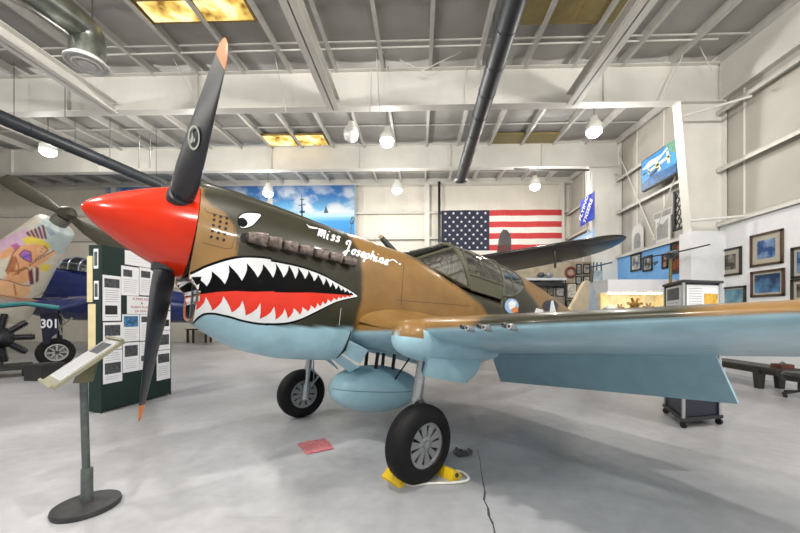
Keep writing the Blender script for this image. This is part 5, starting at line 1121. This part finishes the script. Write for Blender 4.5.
# ------------------------------------------------------------------ black aircraft parked behind the cockpit
NB = mat('gloss_black', srgb('17171C'), .22, noise=.1, coat=.5); NU = mat('wing_underside', srgb('37322E'), .3, noise=.35, nscale=2.0, coat=.3); NR = mat('dull_red', srgb('561C20'), .5, noise=.2)
n0 = at(425, 284, 10.6); tl0 = at(504, 276, 14.5); tl0.z = 2.3; fx = (tl0 - n0); fd = fx.normalized()
bas = (n0 + tl0) / 2; bas.z = 0; blk = thing('parked_aircraft', 'glossy black aircraft parked behind the canopy, its wing reaching right across the far wall', 'aircraft', bas)
MB().lathe(n0, fd, [(0, .12), (.1, .36), (.5, .52), (1.6, .55), (2.6, .46), (4.0, .24), (fx.length, .08)], 32).build('fuselage', NB, blk)
r0w = at(452, 261.5, 10.8); tipw = at(617, 234, 9.2); sp_ = (tipw - r0w); cdv = Vector((.04, 1, -.20)).normalized(); rows = []
for k, c_, t_, of in ((-.12, 2.5, .13, 0), (0, 2.45, .13, 0), (.2, 2.3, .125, 0), (.4, 2.15, .12, 0), (.6, 2.0, .115, 0), (.8, 1.85, .11, 0), (.93, 1.7, .10, .01), (1.0, 1.5, .095, .07), (1.05, 1.2, .085, .18), (1.085, .8, .07, .34), (1.10, .35, .05, .55)):
    o_ = r0w + sp_ * k + cdv * of; rows.append([o_ + cdv * (c_ * x) + sp_.cross(cdv).normalized() * (c_ * yt(max(x, 0), t_) * sg * 1.1) for x, sg in [(x, 1) for x in XS] + [(x, -1) for x in XS[-2::-1]]])
m = MB().grid(rows, 0, True); m.m = [0] * len(m.m)
m.m = [1 if (i_ % 33) >= 17 and (i_ % 33) < 32 else 0 for i_ in range(len(m.f))]
m.add(rows[-1], [tuple(range(len(rows[-1])))], 0)
bw = m.build('wing', [NB, NU], blk)
p = r0w + sp_ * .68 + cdv * .3; MB().tube([p + Vector((0, 0, -.02)), p + Vector((.02, 0, -.6))], .035, 8).build('pitot', NB, bw)
r0l = r0w - Vector((sp_.x, sp_.y, -sp_.z)) * 0; m = MB(); q = n0 + fd * 1.3
m.plate([q + Vector((-.3, -.5, -.1)), q + Vector((-3.0, -.2, .2)), q + Vector((-3.0, .9, .25)), q + Vector((-.3, 1.2, -.05))], .18, 0, (0, 0, 1)); m.build('wing', NB, blk)
fp = [(496.8, 253), (498.5, 241), (500, 234), (503, 229.5), (507, 230), (510, 234), (511.2, 240), (511.2, 252)]
m = MB().plate([at(x, y, 13.6) for x, y in fp], .16, 0, ray(504, 240)); m.plate([at(x, y, 13.5) for x, y in ((497.5, 252), (499, 245), (506, 244), (510, 247), (510, 252))], .06, 1, ray(504, 240)); m.plate([at(x, y, 13.6) for x, y in ((494, 280), (496.8, 252.5), (511.2, 251.5), (514, 280))], .16, 0, ray(504, 240)); m.build('tail_fin', [NB, NR], blk)
hubb = n0 - fd * .12; tb = at(379.5, 235.5, 10.4); d = tb - hubb; side = d.cross(ray(382, 240)).normalized()
MB().lathe(n0 + fd * .02, -fd, [(0, .16), (.15, .12), (.26, .02)], 20).build('spinner', NB, blk)
def far_blade(dv, tipm):
    m = MB(); rows = []
    for k, c_ in ((.06, .05), (.3, .09), (.7, .10), (.95, .08), (1.0, .05)): rows.append([hubb + dv * k + side_(dv) * (c_ * math.cos(q_)) + ray(400, 260) * (.02 * math.sin(q_)) for q_ in np.linspace(0, 2 * math.pi, 13)[:-1]])
    m.grid(rows[:4], 0, True); m.grid(rows[3:], 1, True); m.add(rows[-1], [tuple(range(12))], 1); m.build('propeller_blade', [BLACK, tipm], blk)
def side_(dv): return dv.cross(ray(400, 260)).normalized()
TT = mat('tip_tan', srgb('B8A480'), .5); far_blade(d, TT); rt = Matrix.Rotation(R(120), 3, ray(400, 260).normalized()); far_blade(rt @ d * .95, TT); far_blade(rt @ (rt @ d) * .95, TT)
for s in (-1, 1):
    q = n0 + fd * 1.4 + Vector((s * 1.0, 0, 0)); lgm = MB().tube([(q.x, q.y, n0.z - .2), (q.x, q.y, .3)], .05, 10).build('landing_gear_leg', STEEL, blk); MB().lathe((q.x - .08, q.y, .33), (1, 0, 0), [(0, .2), (0, .3), (.03, .33), (.13, .33), (.16, .3), (.16, .2)], 28).build('wheel', mat('tyre_rubber', (.02, .02, .02)), blk)
q = tl0 - fd * .6; MB().tube([(q.x, q.y, tl0.z), (q.x, q.y, .0)], .06, 10).build('tail_jack', STEEL, blk)
# ------------------------------------------------------------------ navy blue aircraft numbered 301 at the left
NV = mat('gloss_navy', srgb('16235A'), .22, noise=.08, coat=.6); NVD = mat('navy_shadow', srgb('0C1230'), .4, noise=.1); TEA = mat('edge_teal', srgb('2C7C7C'), .5)
v0, v1 = at(24, 290, 13.0), at(215, 312, 13.6); vd = (v1 - v0).normalized(); vb = (v0 + v1) / 2; vb.z = 0
nav = thing('navy_aircraft', 'glossy navy blue aircraft numbered 301 parked at the left behind the notice board', 'aircraft', vb)
L_n = (v1 - v0).length
rows = []
for s, ru, rd, rw in ((-1.2, .40, .45, .5), (-.3, .88, .82, .8), (.7, 1.05, .95, .9), (1.9, 1.03, .95, .88), (3.5, .88, .8, .78), (5.1, .7, .66, .62), (L_n, .55, .45, .45)):
    o_ = v0 + vd * s; sd_ = Vector((vd.y, -vd.x, 0)).normalized(); rows.append([o_ + sd_ * (rw * math.sin(t)) + Vector((0, 0, 1)) * ((ru if math.cos(t) > 0 else rd) * math.cos(t)) for t in np.linspace(0, 2 * math.pi, 33)[:-1]])
m = MB().grid(rows, 0, True); m.add(rows[0], [tuple(range(32))]); m.add(rows[-1], [tuple(range(32))]); m.build('fuselage', NV, nav)
cc = at(78, 271, 13.2); cw, chh = at(63, 271, 13.2), at(94, 271, 13.2); ln_ = (chh - cw).length / 2
rows = [[cc + vd * (ln_ * k) + Vector((vd.y, -vd.x, 0)) * (.45 * w_ * math.sin(t)) + Vector((0, 0, 1)) * (.54 * w_ * math.cos(t)) for t in np.linspace(-math.pi / 2, math.pi / 2, 13)] for k, w_ in ((-1, .25), (-.6, .8), (0, 1), (.6, .95), (1, .8))]
can = MB().grid(rows).build('canopy', GLD, nav); m = MB()
for r_ in rows: m.tube(r_, .025, 6)
for j in (2, 6, 10): m.tube([r_[j] for r_ in rows], .02, 6)
m.build('canopy_frame', mat('frame_silver', srgb('8C94A8'), .35, .5), can)
# wing with teal leading edge, lit from above
wq = [at(-60, 312, 8.4), at(26, 304, 8.6), at(60, 308.5, 8.7), at(94, 299, 9.0), at(96, 297, 9.9), at(62, 299, 9.5), at(30, 300, 9.3), at(-60, 300, 9.3)]
zw = wq[2].z
m = MB().plate(wq, .10, 0, (0, 0, 1)); m.build('wing', NV, nav)
m = MB().tube([wq[0] + Vector((0, -.01, .02)), wq[1] + Vector((0, -.01, .02)), wq[2] + Vector((0, -.01, .02))], .05, 8); m.tube([wq[2], wq[3]], .04, 8, 1); m.build('leading_edge', [TEA, NV], nav)
rows = [[at(x, y, 9.1) + Vector((0, 0, 1)) * 0 + ray(50, 300) * (.2 * k) for x, y in ((28, 304), (34, 297), (44, 292), (56, 293), (70, 298), (88, 300))] for k in (0, 1, 2)]
m = MB().grid(rows); m.build('wing_root', NV, nav)
wc = hit_z(52, 367); wc2 = Vector((wc.x, wc.y + .1, .40))
tyx = (wc2 - CAM); tyx.z = 0; tyx = -tyx.normalized(); tyx = (tyx + Vector((.35, 0, 0))).normalized()
ty = MB().lathe(wc2, tyx, [(-.1, .25), (-.13, .32), (-.11, .38), (-.05, .405), (.05, .405), (.11, .38), (.13, .32), (.1, .23)], 44).build('tyre', mat('tyre_rubber', (.02, .02, .02)), nav)
h = MB().lathe(wc2, tyx, [(.085, 0), (.09, .05), (.09, .235), (.115, .24), (.12, .215), (.10, .205)], 36); ey = tyx.cross(Vector((0, 0, 1))).normalized(); ez = ey.cross(tyx).normalized()
for k in range(8):
    a_ = 2 * math.pi * k / 8; rd = ey * math.cos(a_) + ez * math.sin(a_); tg = -ey * math.sin(a_) + ez * math.cos(a_); h.obox(wc2 + rd * .13 + tyx * .10, rd * .075, tg * .018, tyx * .014, 0)
    a2 = a_ + math.pi / 8; rd = ey * math.cos(a2) + ez * math.sin(a2); tg = -ey * math.sin(a2) + ez * math.cos(a2); h.add([wc2 + tyx * .0925 + rd * (.14 + .055 * math.cos(t)) + tg * (.028 * math.sin(t)) for t in np.linspace(0, 2 * math.pi, 13)[:-1]], [tuple(range(12))], 1)
h.build('wheel_hub', [mat('hub_grey', srgb('B8B8B6'), .4, .3), BLACK], ty)
MB().tube([wc2 + Vector((-.02, .12, .0)), wc2 + Vector((-.06, .15, zw - .40))], .06, 12).build('landing_gear_leg', NVD, nav)
dl = MB(); g0 = [at(x, y, 9.05) for x, y in ((40, 314), (58, 313), (58, 333), (52, 337), (50, 343), (43, 345))]; dl.plate(g0, .03, 0, ray(50, 325))
xd_ = (at(58, 324, 9) - at(42, 324, 9)).normalized(); letters(dl, '301', at(49.5, 324, 9.01), xd_, (0, 0, 1), .33, 1, bold=.008); dl.build('gear_door', [NVD, mat('number_white', srgb('E2E6EE'), .5, noise=0)], nav)
for a, b in (((57, 318), (61, 335)), ((60, 314), (68, 326)), ((55, 330), (71, 319)), ((72, 318), (56, 331))): MB().tube([at(*a, 9.3), at(*b, 9.3)], .022, 8).build('drag_strut', mat('strut_buff', srgb('A8A290'), .5), nav)
q = v0 + vd * 4.6; MB().tube([(q.x, q.y, v0.z - .5), (q.x, q.y, 0)], .07, 10).build('support_leg', NVD, nav)
q = at(-30, 330, 9.0); MB().tube([(q.x, q.y, zw), (q.x, q.y, 0)], .07, 10).build('support_leg', NVD, nav)
# ------------------------------------------------------------------ nose with pin-up painting and olive propeller
def npt(px, py, d): return at(px, py, d)
a0, a1 = npt(-14, 302, 10.8), npt(58, 223, 10.6); nd = (a1 - a0).normalized(); NL = (a1 - a0).length
view = (CAM - (a0 + a1) / 2).normalized(); nu = nd.cross(view).normalized(); nu = nu if nu.z > 0 else -nu; nv = nu.cross(nd).normalized(); nv = nv if nv.dot(view) > 0 else -nv
nb_ = a0.copy(); nb_.z = 0
nose = thing('painted_aircraft_nose', 'cream aircraft nose with painted blonde pin-up at the far left', 'aircraft nose', nb_)
prof = [(0, 1.08), (NL * .4, .83), (NL * .8, .57), (NL * .93, .50), (NL * .97, .47), (NL * .99, .39), (NL, .25)]
pf = pchip([p[0] for p in prof], [p[1] for p in prof]); rows = []
for s in list(np.linspace(0, NL * .9, 110)) + list(np.linspace(NL * .905, NL, 22)):
    r_ = float(pf(s)); rows.append([a0 + nd * float(s) + nu * (r_ * math.sin(t)) + nv * (r_ * .8 * math.cos(t)) for t in np.linspace(0, 2 * math.pi, 181)[:-1]])
m = MB().grid(rows, 0, True); m.add(rows[-1], [tuple(range(180))])
PV = np.array([tuple(v) for v in m.v]); Q = to_px(PV); zN = lambda p: (p[0] / 5.333, 210 + p[1] / 5.333)
face = ((PV - np.array(a0)) @ np.array(nv)) > 0
C = np.tile(np.array(srgb('C9C3B4')), (len(PV), 1))
def pnt(poly, col, w=.7):
    global C
    k = softpoly(Q, [zN(p) for p in poly], w) * face; C = mixc(C, srgb(col), k)
pnt([(180, 100), (250, 30), (400, 60), (400, 200), (300, 240), (240, 160)], 'AEBABA'); pnt([(235, 90), (265, 80), (300, 130), (270, 140)], '8E9EA6')
pnt([(-20, 170), (110, 110), (150, 90), (140, 190), (60, 240), (-20, 260)], 'C8A8C0'); pnt([(50, 190), (95, 175), (110, 215), (80, 245), (55, 235)], 'B45A9C')
SKN, SKD, BLO = 'D9A074', 'A86C44', 'D8C24A'
for k in range(5): pnt([(136 + k * 21, 122 - k * 12 + (k > 1) * 4), (150 + k * 21, 112 - k * 8), (176 + k * 19, 150 + k * 1), (163 + k * 19, 152 + k * 1)], '6E2C40', .5)
pnt([(120, 150), (165, 140), (230, 160), (270, 190), (255, 215), (225, 200), (190, 180), (150, 185), (125, 175)], BLO)
pnt([(110, 190), (190, 178), (235, 190), (258, 215), (225, 240), (180, 270), (150, 300), (100, 330), (40, 350), (30, 330), (60, 270), (70, 230)], SKN)
pnt([(60, 240), (90, 260), (75, 340), (40, 350), (30, 320)], SKD); pnt([(-20, 240), (60, 190), (80, 215), (50, 250), (-20, 275)], SKN)
pnt([(100, 240), (130, 212), (165, 225), (168, 280), (130, 265)], 'A862B4'); pnt([(118, 248), (160, 232), (164, 246), (122, 262)], '5C5CA8', .5)
pnt([(195, 205), (225, 200), (245, 220), (225, 245), (200, 235)], 'E0B08A'); pnt([(205, 300), (250, 285), (275, 300), (245, 330), (210, 320)], BLO)
pnt([(150, 300), (200, 265), (290, 215), (300, 225), (230, 285), (170, 315)], SKN)
pnt([(60, 330), (150, 310), (165, 370), (120, 395), (60, 385), (20, 360)], SKN); pnt([(150, 330), (172, 310), (182, 395), (160, 400)], '6E2C40', .5); pnt([(190, 300), (208, 310), (206, 380), (190, 390)], '6E2C40', .5)
pnt([(-20, 365), (60, 380), (110, 400), (160, 405), (165, 440), (120, 475), (40, 460), (-20, 450)], 'DFAE82'); pnt([(70, 395), (80, 395), (90, 450), (82, 465)], SKD, .4); pnt([(-20, 450), (40, 462), (100, 480), (95, 500), (-20, 500)], 'B89478'); pnt([(130, 300), (150, 306), (90, 345), (60, 350)], SKD, .5)
pnt([(212, 222), (222, 218), (224, 222), (214, 226)], 'A83A34', .4); pnt([(220, 205), (230, 207), (229, 210), (219, 208)], '4A3020', .4)
for ln_ in ([(110, 190), (70, 230), (60, 270), (30, 330)], [(235, 190), (258, 215), (225, 240), (180, 270)], [(60, 330), (150, 310), (165, 370)], [(-20, 365), (60, 380), (110, 400), (160, 405)], [(150, 300), (200, 265), (290, 215)], [(100, 240), (130, 212), (165, 225), (168, 280), (130, 265), (100, 240)], [(120, 475), (40, 460), (-20, 450)], [(80, 245), (100, 300), (95, 345)]):
    for (x0_, y0_), (x1_, y1_) in zip(ln_, ln_[1:]):
        d_ = math.hypot(x1_ - x0_, y1_ - y0_); ex, ey_ = -(y1_ - y0_) / d_ * 2.4, (x1_ - x0_) / d_ * 2.4; pnt([(x0_ + ex, y0_ + ey_), (x1_ + ex, y1_ + ey_), (x1_ - ex, y1_ - ey_), (x0_ - ex, y0_ - ey_)], '6A3E26', .25)
m.col = C; m.build('nose_shell', mat('nose_paint', (1, 1, 1), .4, noise=.06, attr='paint', coat=.2), nose)
OLV = mat('prop_olive', srgb('353226'), .55, noise=.15); hb_ = at(66, 215, 10.6)
MB().tube([a1 - nd * .5, a1 + nd * .1, hb_ + (a1 - hb_) * .3], .22, 14).build('shaft', mat('shaft_grey', srgb('6E6C62'), .4, .4), nose)
MB().lathe(hb_ - nd * .08, nd, [(0, .17), (.07, .24), (.24, .22), (.34, .12), (.38, 0)], 20).build('hub', OLV, nose)
for tp_ in (at(2, 177, 10.9), at(133, 259, 10.3)):
    d = tp_ - hb_; sd_ = d.cross(view).normalized(); rows = []
    for k, c_ in ((.02, .08), (.12, .10), (.35, .19), (.65, .23), (.9, .22), (.98, .19), (1.0, .15)): rows.append([hb_ + d * k + sd_ * (c_ * math.cos(q_)) + view * (.03 * (1.2 - k) * math.sin(q_)) for q_ in np.linspace(0, 2 * math.pi, 17)[:-1]])
    m = MB().grid(rows, 0, True); m.add(rows[-1], [tuple(range(16))]); m.build('propeller_blade', OLV, nose)
MB().tube([a0 + nd * .6 + Vector((0, 0, -.3)), ((a0 + nd * .6).x, a0.y, 0)], .14, 12).build('support_stand', DARKST, nose)
# ------------------------------------------------------------------ engine on a trolley under the navy wing
eg = at(-2, 338, 7.9); en_ = thing('radial_engine', 'dark radial engine on a low trolley at the far left under the navy wing', 'engine', (eg.x, eg.y, 0)); EGM = mat('engine_black', srgb('23252A'), .4, .4, noise=.4, nscale=10, bump=.3)
ev = (CAM - eg); ev.z = 0; ev.normalize(); es = Vector((-ev.y, ev.x, 0))
MB().lathe(eg - ev * .2, ev, [(0, .2), (.1, .26), (.35, .24), (.5, .14), (.6, .06)], 24).build('crankcase', EGM, en_)
for k in range(9):
    a_ = 2 * math.pi * k / 9; d = es * math.cos(a_) + Vector((0, 0, 1)) * math.sin(a_); m = MB()
    for j in range(7): m.lathe(eg + d * (.24 + j * .045), d, [(0, .06), (0, .085), (.02, .085), (.02, .06)], 12, 0, True)
    m.tube([eg + d * .2, eg + d * .58], .06, 12); m.build('cylinder', EGM, en_)
m = MB().obox(Vector((eg.x, eg.y, .22)), es * .55, ev * .4, Vector((0, 0, .05))); m.tube([Vector((eg.x, eg.y, .25)), eg - ev * .25], .08, 8)
for s in (-1, 1): m.obox(Vector((eg.x, eg.y, .08)) + es * .45 * s, es * .08, ev * .3, Vector((0, 0, .08)))
m.build('trolley', SATIN, en_)
q = hit_z(36, 381); MB().box((q.x - .28, q.y, 0), (q.x + .12, q.y + .45, .36)).box((q.x - .35, q.y - .02, .30), (q.x + .15, q.y + .47, .345)).build('equipment_case', SATIN, label='black equipment case on the floor left of the navy wheel', cat='case')
q = hit_z(34, 366.5); MB().box((q.x - .1, q.y + .6, 0), (q.x + .22, q.y + .8, .62)).box((q.x - .12, q.y + .58, .6), (q.x + .24, q.y + .82, .66)).build('paper_bin', mat('bin_grey', srgb('A2A4A6'), .5, noise=.15), label='pale grey bin behind the black equipment case', cat='bin')
# low dark table far behind the chin intake
q = hit_z(192, 343); tb_ = thing('work_table', 'small dark table far behind the chin of the shark-mouthed aircraft', 'table', (q.x, q.y + .3, 0)); zt3 = hit_y(190, 329, q.y).z
MB().box((q.x - .35, q.y, zt3 - .06), (q.x + .75, q.y + .6, zt3)).build('table_top', BW, tb_)
for dx in (-.28, .02, .68): MB().box((q.x + dx - .04, q.y + .03, 0), (q.x + dx + .04, q.y + .12, zt3 - .06)).build('leg', BW, tb_)
MB().box((q.x + .64, q.y + .45, 0), (q.x + .72, q.y + .54, zt3 - .06)).build('leg', BW, tb_)
# ------------------------------------------------------------------ hangar lamps and daylight through the open front
LAMP = mat('lamp_glow', (1.0, .96, .88), .5, noise=0, emit=60)
HOUS = mat('lamp_housing', (.78, .78, .76), .4, noise=.03)
def lamp(x, y, z, label, on=True, power=1300):
    t = thing('high_bay_lamp', label, 'lamp', (x, y, z), 'high-bay lamps')
    MB().lathe((x, y, z), (0, 0, 1), [(0, .20), (.03, .225), (.16, .215), (.26, .16), (.33, .11), (.42, .10), (.44, .02)], 28).build('housing', HOUS, t)
    MB().lathe((x, y, z - .012), (0, 0, 1), [(-.16, .0), (-.14, .12), (-.07, .20), (.0, .215), (.012, 0)], 28).build('lens', LAMP if on else HOUS, t)
    MB().tube([(x, y, z + .43), (x, y, roof_z(y) - .1)], .009, 6).build('hanging_chain', DARKST, t)
    if on:
        ld = bpy.data.lights.new('bulb', 'POINT'); ld.shadow_soft_size = .12; ld.energy = power; ld.color = (1.0, .965, .90)
        o = bpy.data.objects.new('bulb', ld); COL.objects.link(o); o.parent = t; o.location = (0, 0, -.32)
for px, py, z, lb in ((48, 151, 6.9, 'lit high-bay lamp at the far left above the dark round duct'), (200, 146, 6.9, 'high-bay lamp hidden behind the black propeller blade'), (387, 141, 6.9, 'lit high-bay lamp in front of the far white rafter, near the middle'), (594, 131, 6.9, 'brightest lit high-bay lamp, right of the long black duct'),
                      (268, 193, 6.9, 'lit high-bay lamp in front of the cloudy sea mural'), (397, 190, 6.9, 'small lit high-bay lamp between mural and flag'), (535, 186, 6.9, 'small lit high-bay lamp above the stripes of the flag')):
    p = hit_z(px, py, z); lamp(p.x, p.y, z, lb, power=430)
p = hit_z(351, 136, 7.0); lamp(p.x, p.y, 7.0, 'unlit white high-bay lamp hanging left of the middle lit one', False)
for i, (x, y) in enumerate(((-6.4, 1.6), (-.6, 1.4), (5.2, 1.6), (-6.4, -4.0), (-.6, -4.0), (5.2, -4.0), (-13, 1.6))):
    lamp(x, y, 6.9, ('lit high-bay lamp of the row over the viewer, outside the picture'))
wd = bpy.data.worlds.new('daylight'); SC.world = wd; wd.use_nodes = True
wd.node_tree.nodes['Background'].inputs[0].default_value = (.92, .96, 1.0, 1); wd.node_tree.nodes['Background'].inputs[1].default_value = 1.0
vs = SC.view_settings; vs.view_transform = 'Standard'; vs.look = 'None'; vs.exposure = -1.0; vs.gamma = 1.0
try: vs.use_curve_mapping = False
except Exception: pass
